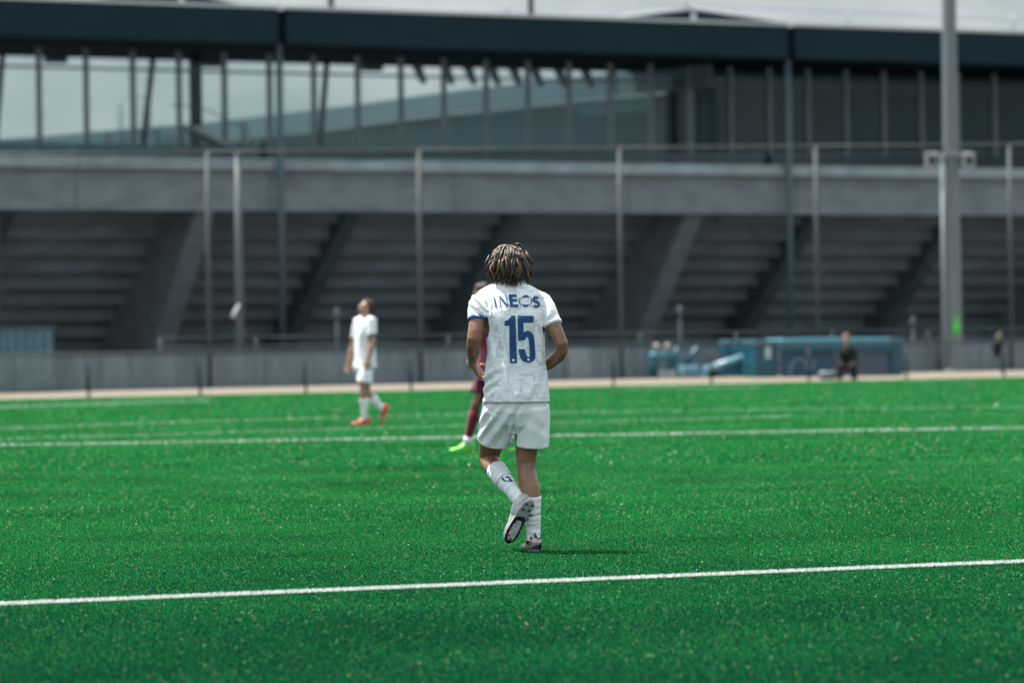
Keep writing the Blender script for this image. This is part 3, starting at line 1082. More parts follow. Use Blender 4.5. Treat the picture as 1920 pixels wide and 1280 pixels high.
def dreads(parent, q, n, length, m, rad, flare, seedv, down=Vector((0, 0, -1)), s=1.0, name='hair'):
    """many twisted locks growing from the scalp and falling round the head"""
    rr = random.Random(seedv)
    bm = bmesh.new()
    c = q(0, -0.012, 0.03)
    ex, ey, ez = q(1, 0, 0) - q(0, 0, 0), q(0, 1, 0) - q(0, 0, 0), q(0, 0, 1) - q(0, 0, 0)
    add_ball(bm, c + ez * 0.004, 0.082 * s, 0.101 * s, 0.093 * s, Matrix((ex.normalized(), ey.normalized(), ez.normalized())).transposed(), 20)
    A, Bv, C = 0.084, 0.104, 0.097
    ga = math.pi * (3 - math.sqrt(5))
    cnt = 0
    for i in range(n * 2):
        zc = 1 - 1.62 * (i + 0.5) / (n * 2)
        rxy = math.sqrt(max(0, 1 - zc * zc))
        th = ga * i + rr.uniform(-0.15, 0.15)
        x, yv, z = rxy * math.cos(th), rxy * math.sin(th), zc
        if yv > 0.25 and z < 0.34 + 0.3 * (yv - 0.25):      # leave the face free
            continue
        if z < -0.45:
            continue
        p = Vector((x * A, yv * Bv, z * C))
        nrm = Vector((x / A, yv / Bv, z / C)).normalized()
        L = length(x, yv, z) * rr.uniform(0.82, 1.12)
        steps = max(5, int(L / 0.016))
        hz = Vector((x, yv, 0)) + Vector((rr.uniform(-.35, .35), rr.uniform(-.35, .35), 0))
        d = (nrm * 0.22 + hz * 0.9 + Vector((0, 0, -0.10))).normalized()
        pts, rads = [], []
        r0 = rad * rr.uniform(0.75, 1.25)
        layer = rr.uniform(0.0, 1.0)
        ph = rr.uniform(0, 6.28)
        dn = Vector((down.dot(ex) / ex.length, down.dot(ey) / ey.length, down.dot(ez) / ez.length))
        for k in range(steps + 1):
            t = k / steps
            wob = Vector((math.sin(ph + t * 9), math.cos(ph * 1.7 + t * 8), 0)) * 0.0035 * (0.4 + t)
            pp = p + wob
            pts.append(c + ex * pp.x + ey * pp.y + ez * pp.z)
            rads.append(r0 * (0.85 + 0.25 * math.sin(ph + k * 2.1)) * (1.0 - 0.55 * max(0, t - 0.55) / 0.45))
            d = (d * 0.62 + dn * (0.34 + 0.10 * t) + Vector((rr.uniform(-.16, .16), rr.uniform(-.16, .16), rr.uniform(-.08, .08)))).normalized()
            p = p + d * (L / steps)
            # keep outside the head, with a little body
            g_ = flare * (0.35 + 0.9 * layer)
            zz = max(p.z, -0.028)
            e = math.sqrt((p.x / (A + g_)) ** 2 + (p.y / (Bv + g_)) ** 2 + (zz / (C + 0.004 + 0.004 * layer)) ** 2)
            if e < 1.0:
                tgt = Vector((p.x, p.y, zz)) / max(e, 0.2)
                p = Vector((tgt.x, tgt.y, p.z if p.z < -0.028 else tgt.z))
            # below the ears the locks gather towards the neck
            if p.z < -0.03:
                p.x *= 0.968
                p.y = p.y * 0.975 - 0.0012
        add_tube(bm, pts, rads, 5)
        cnt += 1
    for i in range(90):                              # thin fly-away strands break up the outline
        th = rr.uniform(0, 6.283)
        zc = rr.uniform(-0.1, 0.95)
        rxy = math.sqrt(1 - zc * zc)
        x, yv = rxy * math.cos(th), rxy * math.sin(th)
        if yv > 0.3 and zc < 0.5:
            continue
        p = Vector((x * (A + 0.012), yv * (Bv + 0.012), zc * (C + 0.006)))
        d = (Vector((x, yv, zc * 0.4)) + Vector((rr.uniform(-.5, .5), rr.uniform(-.5, .5), rr.uniform(-.3, .2)))).normalized()
        pts = []
        for k in range(6):
            pts.append(c + ex * p.x + ey * p.y + ez * p.z)
            d = (d * 0.75 + Vector((rr.uniform(-.3, .3), rr.uniform(-.3, .3), -0.42))).normalized()
            p = p + d * 0.011
        add_tube(bm, pts, [0.0016, 0.0016, 0.0015, 0.0013, 0.0011, 0.0008], 4)
    me = mesh_of(bm, name)
    o = link(name, me, parent, m, True)
    return o


def hair_mat(name, dark, tip, zlo, zhi):
    m = bpy.data.materials.new(name)
    nt, p = nodes_of(m)
    p.inputs['Roughness'].default_value = 0.45
    p.inputs['Specular IOR Level'].default_value = 0.5
    geo = nt.nodes.new('ShaderNodeNewGeometry')
    n = nt.nodes.new('ShaderNodeTexNoise')
    n.inputs['Scale'].default_value = 130
    tc = nt.nodes.new('ShaderNodeTexCoord')
    nt.links.new(tc.outputs['Object'], n.inputs['Vector'])
    ad = nt.nodes.new('ShaderNodeMath')
    ad.operation = 'MULTIPLY_ADD'
    ad.inputs[1].default_value = 0.45
    nt.links.new(n.outputs['Fac'], ad.inputs[0])
    m2 = nt.nodes.new('ShaderNodeMath')
    m2.operation = 'MULTIPLY'
    m2.inputs[1].default_value = 0.62
    nt.links.new(geo.outputs['Random Per Island'], m2.inputs[0])
    nt.links.new(m2.outputs[0], ad.inputs[2])
    r = nt.nodes.new('ShaderNodeValToRGB')
    r.color_ramp.elements[0].position = 0.62
    r.color_ramp.elements[0].color = dark + (1,)
    r.color_ramp.elements[1].position = 0.95
    r.color_ramp.elements[1].color = tip + (1,)
    nt.links.new(ad.outputs[0], r.inputs['Fac'])
    nt.links.new(r.outputs['Color'], p.inputs['Base Color'])
    b = nt.nodes.new('ShaderNodeBump')
    b.inputs['Strength'].default_value = 0.6
    b.inputs['Distance'].default_value = 0.004
    nt.links.new(n.outputs['Fac'], b.inputs['Height'])
    nt.links.new(b.outputs['Normal'], p.inputs['Normal'])
    return m


def cut_open(me, cuts):
    """open hems: drop the cap faces near each (point, outward normal, radius)"""
    bm = bmesh.new()
    bm.from_mesh(me)
    bm.normal_update()
    kill = []
    for f in bm.faces:
        c = f.calc_center_median()
        for p, n, r, tol in cuts:
            v = c - p
            h = v.dot(n)
            if (v - n * h).length < r and h > -tol and (h > tol or f.normal.dot(n) > 0.35):
                kill.append(f)
                break
    bmesh.ops.delete(bm, geom=kill, context='FACES')
    for v in bm.verts:                               # straighten the hem
        if v.is_boundary:
            for p, n, r, tol in cuts:
                w = v.co - p
                h = w.dot(n)
                if abs(h) < 3.5 * tol and (w - n * h).length < r:
                    v.co -= n * (h + tol * 0.6)
                    break
    bm.to_mesh(me)
    bm.free()


def solid(o, t):
    md = o.modifiers.new('thickness', 'SOLIDIFY')
    md.thickness = t
    md.offset = -1
    return o


def wrinkle(me, base, creases, amp_noise, freq, back_only=True):
    """creases: (px0, py0, px1, py1, depth, width_px) drawn on the cloth as ridges (+) or valleys (-)"""
    me.update()
    nv = len(me.vertices)
    co = np.empty(nv * 3)
    no = np.empty(nv * 3)
    me.vertices.foreach_get('co', co)
    me.vertices.foreach_get('normal', no)
    co = co.reshape(-1, 3)
    no = no.reshape(-1, 3)
    wx = co[:, 0] + base.x
    wy = co[:, 1] + base.y
    wz = co[:, 2] + base.z
    X = wx / wy * FPX
    Y = (CAM_H - wz) / wy * FPX
    px = 960 + X + ROLL * Y
    py = 640 + Y - ROLL * X
    disp = np.zeros(nv)
    for x0, y0, x1, y1, a, wd in creases:
        dx, dy = x1 - x0, y1 - y0
        L2 = dx * dx + dy * dy
        t = np.clip(((px - x0) * dx + (py - y0) * dy) / L2, 0, 1)
        qx, qy = px - (x0 + dx * t), py - (y0 + dy * t)
        dd = (qx * qx + qy * qy) / (wd * wd)
        disp += 2.1 * a * np.exp(-dd / 2.2) * (0.35 + 0.65 * np.sin(np.pi * np.clip(t, 0.08, 0.92)))
    if back_only:
        disp *= np.clip(-no[:, 1] * 2 + 0.6, 0, 1)
    for i in range(nv):
        v = co[i]
        disp[i] += amp_noise * (noise.noise(Vector((v[0] * freq, v[1] * freq, v[2] * freq * 0.55))) + 1.3 * noise.noise(Vector((v[0] * freq * 0.55 + v[2] * 2.2, v[1] * freq * 0.5 + 5, v[2] * freq * 0.22))))
    co += no * disp[:, None]
    me.vertices.foreach_set('co', co.reshape(-1))
    me.update()


def decal(name, quads, bvh, m, parent, yfar=-1.0, off=0.0016, direction=(0, 1, 0)):
    """flat print laid on cloth: list of polygons in (x, z) metres, pressed along +y onto the surface"""
    bm = bmesh.new()
    for poly in quads:
        vs = [bm.verts.new((x, yfar, z)) for x, z in poly]
        try:
            bm.faces.new(vs)
        except ValueError:
            pass
    bmesh.ops.triangulate(bm, faces=bm.faces[:])
    for _ in range(7):
        es = [e for e in bm.edges if e.calc_length() > 0.007]
        if not es:
            break
        bmesh.ops.subdivide_edges(bm, edges=es, cuts=1)
        bmesh.ops.triangulate(bm, faces=[f for f in bm.faces if len(f.verts) > 3])
    dv = Vector(direction)
    for v in bm.verts:
        hit = bvh.ray_cast(v.co, dv)
        if hit[0] is not None:
            nn = hit[1]
            if nn.dot(dv) > 0:
                nn = -nn
            v.co = hit[0] + nn * off * 0.4 - dv * off
        else:
            v.co = v.co + dv * 0.9
    far_v = [v for v in bm.verts if v.co.y == yfar + 0.9]
    if far_v:
        bmesh.ops.delete(bm, geom=far_v, context='VERTS')
    me = bpy.data.meshes.new(name)
    bm.to_mesh(me)
    bm.free()
    return link(name, me, parent, m, True)


def ribbon(pts, w):
    """stroke as quads in 2D; w may be a list"""
    out = []
    n = len(pts)
    L, Rr = [], []
    for i in range(n):
        x0, y0 = pts[max(i - 1, 0)]
        x1, y1 = pts[min(i + 1, n - 1)]
        dx, dy = x1 - x0, y1 - y0
        l = math.hypot(dx, dy) or 1
        ww = (w[i] if isinstance(w, (list, tuple)) else w) / 2
        nx, ny = -dy / l * ww, dx / l * ww
        L.append((pts[i][0] + nx, pts[i][1] + ny))
        Rr.append((pts[i][0] - nx, pts[i][1] - ny))
    for i in range(n - 1):
        out.append([L[i], L[i + 1], Rr[i + 1], Rr[i]])
    return out


def arc(cx, cy, rx, ry, a0, a1, n=14):
    return [(cx + rx * math.cos(R(a0 + (a1 - a0) * i / n)), cy + ry * math.sin(R(a0 + (a1 - a0) * i / n))) for i in range(n + 1)]


SHOE = [(-0.082, 0.018, 0.020, 0.070), (-0.074, 0.029, 0.014, 0.092), (-0.052, 0.038, 0.012, 0.108), (-0.02, 0.040, 0.012, 0.113), (0.015, 0.040, 0.012, 0.108),
        (0.05, 0.040, 0.012, 0.086), (0.09, 0.043, 0.012, 0.058), (0.13, 0.046, 0.012, 0.050), (0.165, 0.042, 0.013, 0.043), (0.19, 0.031, 0.015, 0.035), (0.204, 0.016, 0.019, 0.027)]


def shoe(parent, ankle, fwd, sole_n, m_up, m_sole, m_plate, m_acc, s=1.0, studs=True, lace=None, plate_m2=None, side=1):
    """ankle: joint centre 8 cm above the sole; fwd towards the toe; sole_n out of the sole"""
    f = Vector(fwd).normalized()
    n = Vector(sole_n)
    n = (n - f * n.dot(f)).normalized()
    up = -n
    rt = f.cross(up).normalized()
    a = Vector(ankle)
    q = lambda x, y, z: a + (rt * x + f * y + up * (z - 0.085)) * s
    bm = bmesh.new()
    rings = []
    for y, hw, zb, zt in SHOE:
        ring = []
        bend = 0.008 * side * math.sin((y + 0.08) / 0.28 * math.pi)
        for k in range(18):
            an = 2 * math.pi * k / 18
            cx, cz = math.cos(an), math.sin(an)
            zm = zb + (zt - zb) * 0.36
            if cz >= 0:
                x_ = hw * math.copysign(abs(cx) ** 0.9, cx)
                z_ = zm + (zt - zm) * cz
            else:
                x_ = hw * math.copysign(abs(cx) ** 0.6, cx)
                z_ = zm + (zm - zb) * math.copysign(abs(cz) ** 0.6, cz)
            ring.append(bm.verts.new(q(x_ + bend, y, z_)))
        rings.append(ring)
    for i in range(len(rings) - 1):
        for k in range(18):
            bm.faces.new((rings[i][k], rings[i][(k + 1) % 18], rings[i + 1][(k + 1) % 18], rings[i + 1][k]))
    bm.faces.new(list(reversed(rings[0])))
    bm.faces.new(rings[-1])
    up_o = link('boot_upper', mesh_of(bm, 'boot_upper'), parent, m_up, True)
    # outsole plate following the outline, slightly wider than the upper

    def plate(nm, y0, y1, wscale, zb, zt, m, par, zlift=0.0):
        bm = bmesh.new()
        lo, hi = [], []
        ys = np.linspace(y0, y1, 12)
        sy = [r[0] for r in SHOE]
        sw = [r[1] for r in SHOE]
        out = [(float(np.interp(y, sy, sw)) * wscale * (0.55 if (k in (0, 11)) else 1), y) for k, y in enumerate(ys)]
        loop = [(w_, y) for w_, y in out] + [(-w_, y) for w_, y in reversed(out)]
        for x_, y in loop:
            b_ = 0.008 * side * math.sin((y + 0.08) / 0.28 * math.pi)
            lo.append(bm.verts.new(q(x_ + b_, y, zb)))
            hi.append(bm.verts.new(q(x_ + b_, y, zt)))
        bm.faces.new(lo)
        bm.faces.new(list(reversed(hi)))
        for i in range(len(lo)):
            j = (i + 1) % len(lo)
            bm.faces.new((lo[i], hi[i], hi[j], lo[j]))
        return link(nm, mesh_of(bm, nm), par, m)
    so = plate('boot_sole', -0.082, 0.207, 1.06, 0.006, 0.018, m_sole, parent)
    if studs:
        plate('sole_frame', 0.028, 0.203, 1.0, 0.0042, 0.0068, boot_black, so)
        plate('sole_inlay', 0.055, 0.185, 0.60, 0.0022, 0.0050, m_plate, so)
        plate('sole_inlay', -0.066, -0.012, 0.66, 0.003, 0.0065, plate_m2 or m_plate, so)
        for x_, y in ((-0.028, 0.15), (0.028, 0.15), (-0.034, 0.11), (0.034, 0.11), (-0.026, 0.065), (0.026, 0.065), (0.0, 0.175), (-0.021, -0.02), (0.021, -0.02), (-0.02, -0.055), (0.02, -0.055)):
            b_ = 0.008 * side * math.sin((y + 0.08) / 0.28 * math.pi)
            bm = bmesh.new()
            add_tube(bm, [q(x_ + b_, y, 0.008), q(x_ + b_, y, 0.0), q(x_ + b_, y, -0.006)], [0.0075 * s, 0.006 * s, 0.0045 * s], 8)
            link('stud', mesh_of(bm, 'stud'), so, m_acc if (x_, y) in ((-0.034, 0.11), (0.034, 0.11), (-0.028, 0.15)) else boot_black)
    return up_o, q


# ------------------------------------------------------------------ the running player
d0 = CAM_H * FPX / uv(1000, 1033.5)[1]
pb0 = G(1000, 1033.5)
p1 = empty('person', pb0)
tag(p1, 'player in white shirt number 15 with short brown dreadlocks running away', 'person')


def P(px, py, dy=0.0):
    return W(px, py, d0 + dy) - pb0


skin1 = skin_mat('skin_brown', (0.225, 0.105, 0.055))
bm = bmesh.new()
q1, rot1 = add_head(bm, P(954, 505, 0.075), (-0.10, 1.0, -0.10), (-0.02, 0.10, 1), 1.0)
add_tube(bm, [P(954, 505, 0.06), P(955, 525, 0.05), P(956, 545, 0.035), P(957, 565, 0.02)], [0.058, 0.058, 0.068, 0.10], 16)
add_tube(bm, [P(957, 545, 0.03), P(957, 556, 0.03), P(960, 590, 0.02), P(964, 640, 0.0), P(966, 690, -0.005), P(967, 730, 0.0), P(967, 770, 0.0)],
         [(0.10, 0.075), (0.165, 0.095), (0.165, 0.11), (0.145, 0.105), (0.140, 0.10), (0.155, 0.115), (0.13, 0.10)], 24, ref=(1, 0, 0))
# arms
la = [(P(907, 563, 0.03), 0.050), (P(898, 582, 0.0), 0.047), (P(894.5, 605, -0.035), 0.046), (P(892, 622, -0.055), 0.044), (P(889.5, 635, -0.060), 0.0415), (P(888, 646, -0.045), 0.040), (P(887.5, 657, -0.005), 0.038), (P(887, 667, 0.050), 0.032), (P(886, 676, 0.095), 0.026), (P(886.5, 682, 0.12), 0.024)]
add_tube(bm, [a for a, r in la], [r for a, r in la], 16, ref=(1, 0.0, 0))
add_hand(bm, P(886.5, 681, 0.115), (0.42, 0.25, -0.62), (0.80, -0.35, 0.50), -1, (62, 80, 55), 1.12)
ra = [(P(1008, 563, 0.03), 0.050), (P(1024, 584, 0.0), 0.046), (P(1036.5, 608, -0.03), 0.0425), (P(1046, 628, -0.05), 0.039), (P(1053, 645, -0.060), 0.037), (P(1053.5, 656, -0.050), 0.037), (P(1047, 667, -0.005), 0.0375), (P(1030, 681, 0.08), 0.034), (P(1012, 690, 0.17), 0.028), (P(1004, 694, 0.21), 0.025)]
add_tube(bm, [a for a, r in ra], [r for a, r in ra], 16, ref=(0.3, 0.9, 0))
add_hand(bm, P(1005, 694, 0.205), (-0.75, 0.55, 0.15), (-0.5, -0.6, 0.3), 1, (60, 75, 55), 1.0)
# legs
rl = [(P(994, 748, 0.0), 0.090), (P(992, 790, 0.03), 0.080), (P(988, 826, 0.035), 0.068), (P(987, 850, 0.038), 0.060), (P(986.5, 868, 0.038), 0.0545), (P(987, 883, 0.032), 0.0525), (P(990, 899, 0.020), 0.0545), (P(993.5, 914, 0.008), 0.057), (P(995, 930, 0.002), 0.0545), (P(997, 955, 0.005), 0.045), (P(999, 980, 0.015), 0.036), (P(1000, 1003, 0.02), 0.034), (P(1000, 1012, 0.02), 0.034)]
add_tube(bm, [a for a, r in rl], [r for a, r in rl], 18, ref=(1, 0, 0))
ll = [(P(940, 748, 0.0), 0.090), (P(931, 795, 0.12), 0.080), (P(921, 830, 0.20), 0.067), (P(918.5, 848, 0.245), 0.061), (P(917, 858, 0.26), 0.056), (P(918.5, 866, 0.235), 0.052), (P(925, 875, 0.18), 0.0545), (P(934, 886, 0.125), 0.055), (P(944, 899, 0.075), 0.050), (P(957, 915, 0.03), 0.041), (P(968, 929, -0.01), 0.035), (P(978, 942, -0.045), 0.033)]
add_tube(bm, [a for a, r in ll], [r for a, r in ll], 18, ref=(1, 0.2, 0))
add_ball(bm, P(916, 856, 0.285), 0.045, 0.04, 0.05)
body = link('body', remesh(bm, 0.0046, 7, 'body'), p1, skin1, True)
face_parts(p1, q1, rot1)

hair1 = hair_mat('hair_bronze', (0.009, 0.005, 0.003), (0.23, 0.105, 0.036), 0, 1)
hd = dreads(p1, q1, 250, lambda x, y, z: 0.128 + 0.035 * (z + 0.2) - 0.035 * abs(x) - (0.03 if y > 0 else 0), hair1, 0.0070, 0.020, 5)
bm = bmesh.new()                         # one stray lock standing off at the right
add_tube(bm, [P(985, 470, 0.05), P(992, 482, 0.03), P(997, 491, 0.02), P(999.5, 496, 0.02)], [0.006, 0.006, 0.006, 0.004], 6)
add_tube(bm, [P(978, 478, 0.0), P(988, 498, 0.0), P(994, 508, 0.0), P(999, 512, 0.0)], [0.005, 0.004, 0.003, 0.002], 6)
add_tube(bm, [P(918, 478, 0.04), P(911, 492, 0.03), P(908.5, 497, 0.03)], [0.006, 0.006, 0.004], 6)
add_tube(bm, [P(922, 485, 0.02), P(914, 500, 0.01), P(912.5, 510, 0.01)], [0.006, 0.006, 0.004], 6)
link('loose_lock', mesh_of(bm, 'loose_lock'), hd, hair1, True)


# shirt ----------------------------------------------------------------------
def jersey_mat():
    m = bpy.data.materials.new('jersey_weave_print')
    nt, p = nodes_of(m)
    p.inputs['Roughness'].default_value = 0.72
    p.inputs['Specular IOR Level'].default_value = 0.3
    p.inputs['Sheen Weight'].default_value = 0.2
    tc = nt.nodes.new('ShaderNodeTexCoord')
    sp = nt.nodes.new('ShaderNodeSeparateXYZ')
    nt.links.new(tc.outputs['Object'], sp.inputs[0])

    def brick(swap, w, h, off):
        cb = nt.nodes.new('ShaderNodeCombineXYZ')
        nt.links.new(sp.outputs['Z' if swap else 'X'], cb.inputs[0])
        nt.links.new(sp.outputs['X' if swap else 'Z'], cb.inputs[1])
        ad = nt.nodes.new('ShaderNodeVectorMath')
        ad.inputs[1].default_value = (off, off * 0.7, 0)
        nt.links.new(cb.outputs[0], ad.inputs[0])
        b = nt.nodes.new('ShaderNodeTexBrick')
        b.inputs['Scale'].default_value = 1.0
        b.inputs['Brick Width'].default_value = w
        b.inputs['Row Height'].default_value = h
        b.inputs['Mortar Size'].default_value = 0.0
        b.inputs['Color1'].default_value = (0, 0, 0, 1)
        b.inputs['Color2'].default_value = (1, 1, 1, 1)
        b.offset = 0.37
        nt.links.new(ad.outputs[0], b.inputs['Vector'])
        return b.outputs['Color']
    a = brick(False, 0.046, 0.0145, 3.0)
    c = brick(True, 0.040, 0.0145, 7.3)
    sel = brick(False, 0.031, 0.029, 11.0)
    st = nt.nodes.new('ShaderNodeMath')
    st.operation = 'GREATER_THAN'
    st.inputs[1].default_value = 0.5
    nt.links.new(sel, st.inputs[0])
    mx = nt.nodes.new('ShaderNodeMixRGB')
    nt.links.new(st.outputs[0], mx.inputs['Fac'])
    nt.links.new(a, mx.inputs['Color1'])
    nt.links.new(c, mx.inputs['Color2'])
    r = nt.nodes.new('ShaderNodeValToRGB')
    r.color_ramp.interpolation = 'CONSTANT'
    e = r.color_ramp.elements
    e[0].position = 0.0
    e[0].color = (0.60, 0.635, 0.66, 1)
    e[1].position = 0.26
    e[1].color = (0.70, 0.73, 0.755, 1)
    k = e.new(0.50)
    k.color = (0.80, 0.815, 0.84, 1)
    nt.links.new(mx.outputs[0], r.inputs['Fac'])
    nt.links.new(r.outputs['Color'], p.inputs['Base Color'])
    n = nt.nodes.new('ShaderNodeTexNoise')
    n.inputs['Scale'].default_value = 420
    nt.links.new(tc.outputs['Object'], n.inputs['Vector'])
    b = nt.nodes.new('ShaderNodeBump')
    b.inputs['Strength'].default_value = 0.1
    b.inputs['Distance'].default_value = 0.002
    nt.links.new(n.outputs['Fac'], b.inputs['Height'])
    nt.links.new(b.outputs['Normal'], p.inputs['Normal'])
    return m


jersey = jersey_mat()
white_cloth = cloth_mat('white_cloth', (0.80, 0.82, 0.83))
sleeve_cloth = cloth_mat('sleeve_cloth', (0.82, 0.83, 0.84))
royal = cloth_mat('royal_blue_cloth', (0.008, 0.12, 0.36), 0.1)
print_blue = cloth_mat('print_blue', (0.003, 0.060, 0.175), 0.06, 0.5)
navy = cloth_mat('navy_cloth', (0.006, 0.03, 0.085), 0.1)

bm = bmesh.new()
tor = [(527, 956, 24, 0.060, 0.060), (534, 956, 34, 0.080, 0.055), (540, 956, 47, 0.092, 0.050), (547, 956, 60, 0.100, 0.045), (555, 956, 71, 0.108, 0.038), (568, 957, 72, 0.120, 0.028), (585, 960, 64, 0.132, 0.016), (605, 966.5, 55.5, 0.137, 0.005),
       (630, 967.5, 54, 0.134, 0.0), (660, 968, 55, 0.132, 0.0), (690, 967, 58, 0.136, -0.004), (720, 967.5, 60.5, 0.142, -0.008), (745, 968, 62.5, 0.147, -0.010), (754.5, 968, 63.5, 0.149, -0.010)]
add_tube(bm, [P(cx, y, dy) for y, cx, hw, dp, dy in tor], [(hw / 338.0, dp) for y, cx, hw, dp, dy in tor], 40, ref=(1, 0, 0))
lsl = [(P(934, 568, 0.015), 0.040), (P(912, 562, 0.02), 0.056), (P(900, 568, 0.015), 0.0635), (P(897, 580, 0.0), 0.060), (P(896, 591, -0.014), 0.056), (P(895.5, 601.5, -0.028), 0.0525)]
add_tube(bm, [a for a, r in lsl], [r for a, r in lsl], 22, ref=(1, 0, 0))
rsl = [(P(980, 568, 0.015), 0.040), (P(1004, 562, 0.02), 0.056), (P(1016, 568, 0.015), 0.061), (P(1024, 581, 0.0), 0.058), (P(1030.5, 595, -0.014), 0.054), (P(1036.5, 609, -0.028), 0.0515)]
add_tube(bm, [a for a, r in rsl], [r for a, r in rsl], 22, ref=(0.9, 0, 0.3))
sh = remesh(bm, 0.0046, 14, 'shirt')
ldir = (lsl[-1][0] - lsl[-2][0]).normalized()
rdir = (rsl[-1][0] - rsl[-2][0]).normalized()
cut_open(sh, [(P(968, 754.5, -0.01), Vector((0, 0, -1)), 0.4, 0.007), (lsl[-1][0], ldir, 0.07, 0.007), (rsl[-1][0], rdir, 0.07, 0.007), (P(956, 527, 0.045), Vector((0, 0.1, 1)), 0.10, 0.008)])
cre = [
    # left sleeve and shoulder, pulled from the armpit
    (885, 552, 911, 580, 0.0050, 2.6), (884, 560, 910, 586, -0.0060, 2.6), (882, 567, 909, 590, 0.0055, 2.6), (881, 576, 908, 594, -0.0055, 2.4), (895, 551, 913, 575, -0.0055, 2.6), (905, 552, 915, 580, 0.0045, 2.6), (914, 552, 916, 600, -0.0055, 2.6),
    (882, 584, 906, 598, 0.004, 2.2), (923, 556, 918, 590, 0.003, 3),
    # right shoulder and sleeve
    (1020, 560, 1026, 605, -0.0055, 2.6), (1032, 582, 1024, 606, 0.004, 2.6), (1040, 590, 1025, 604, -0.004, 2.4), (1012, 552, 1022, 590, 0.003, 3),
    # left flank
    (913, 605, 925, 680, 0.0040, 4), (918, 600, 935, 660, -0.0035, 4), (930, 640, 918, 715, 0.0040, 4), (941, 650, 924, 720, -0.0030, 4), (906, 712, 926, 694, 0.0055, 2.8), (906, 722, 932, 700, -0.0055, 2.8), (906, 732, 930, 712, 0.0050, 2.8), (907, 742, 938, 716, -0.0040, 3), (909, 752, 930, 728, 0.004, 3),
    # right flank
    (1023, 620, 1021, 690, -0.0035, 3.5), (1016, 612, 1014, 680, 0.0030, 3.5), (1026, 690, 1019, 750, 0.003, 4),
    # small of the back and hem
    (985, 752, 1000, 722, 0.0050, 5), (999, 752, 1008, 728, -0.0045, 4), (950, 752, 955, 725, -0.0030, 5), (968, 752, 972, 730, 0.003, 5), (935, 752, 940, 722, 0.003, 4),
    # shoulder blades
    (935, 575, 940, 625, 0.006, 14), (990, 575, 992, 625, 0.006, 14), (962, 560, 966, 700, -0.005, 11)]
wrinkle(sh, pb0, cre, 0.0024, 10)
# side panels in royal blue by the left flank
sh.materials.append(jersey)
sh.materials.append(royal)
sh.materials.append(sleeve_cloth)
for f in sh.polygons:
    c = f.center
    px, py = to_px(c + pb0)
    if py > 612 and px < 914 and -0.030 < c.y < 0.075:
        f.material_index = 1
    elif py < 566 or px < 914.0 or px > 1024:
        if py < 612 and (px < 914 - max(0, (566 - py)) * 0.2 or px > 1022):
            f.material_index = 2
shirt = solid(link('shirt', sh, p1, None, True), 0.003)
bvh_sh = BVHTree.FromPolygons([v.co.copy() for v in sh.vertices], [tuple(f.vertices) for f in sh.polygons])
# cuffs
for pts, dr, m in ((lsl, ldir, royal), (rsl, rdir, sleeve_cloth)):
    bm = bmesh.new()
    e = pts[-1][0]
    r = pts[-1][1]
    add_tube(bm, [e - dr * 0.017, e - dr * 0.012, e + dr * 0.002, e + dr * 0.004, e + dr * 0.001], [r + 0.001, r + 0.0045, r + 0.0035, r + 0.0005, r - 0.004], 28, ref=(1, 0, 0), cap=False)
    link('cuff', mesh_of(bm, 'cuff'), shirt, m, True)
# collar
bm = bmesh.new()
cpts = []
for k in range(29):
    a = 2 * math.pi * k / 28
    cpts.append(P(956, 530.5, 0.043) + Vector((0.074 * math.cos(a), 0.064 * math.sin(a), 0.004 - 0.012 * math.sin(a))))
add_tube(bm, cpts, 0.0065, 8, cap=False)
link('collar', mesh_of(bm, 'collar'), shirt, sleeve_cloth, True)
# stitched hem
bm = bmesh.new()


def xz(px, py):
    v = P(px, py)
    return v.x, v.z


Z2 = lambda zx, zy: xz(860 + zx * 0.14845, 580 + zy * 0.14845)
Z1 = lambda zx, zy: xz(860 + zx * 0.125, 440 + zy * 0.125)
bm.free()


def poly(f, pts):
    return [f(a, b) for a, b in pts]


one = [(668, 80), (715, 80), (719, 205), (728, 440), (738, 675), (645, 675), (648, 440), (641, 202), (583, 207), (578, 150), (625, 132), (650, 108)]
five = [[(745, 80), (945, 82), (945, 165), (815, 168)], [(745, 80), (815, 168), (818, 290), (752, 397)], [(818, 290), (838, 382), (752, 397)]]
bowl_o = [(818, 290), (862, 268), (905, 277), (937, 312), (952, 370), (960, 470), (968, 570), (962, 620), (938, 652), (898, 668), (850, 665), (810, 648), (780, 608), (762, 552), (752, 502)]
bowl_i = [(838, 382), (850, 348), (870, 346), (882, 362), (886, 400), (893, 470), (897, 560), (896, 580), (890, 594), (882, 599), (870, 595), (858, 582), (848, 560), (840, 530), (835, 498)]
quads5 = five + [[bowl_o[i], bowl_o[i + 1], bowl_i[i + 1], bowl_i[i]] for i in range(len(bowl_o) - 1)]
dg1 = decal('digit', [poly(Z2, one)], bvh_sh, print_blue, shirt, off=0.0032)
dg5 = decal('digit', [poly(Z2, p_) for p_ in quads5], bvh_sh, print_blue, shirt, off=0.0032)
for cx, cy in ((690, 640), (878, 632)):
    decal('crest', [poly(Z2, [(cx - 14, cy - 14), (cx + 12, cy - 14), (cx + 15, cy + 2), (cx + 2, cy + 18), (cx - 10, cy + 8)])], bvh_sh, white_cloth, shirt, off=0.0048)
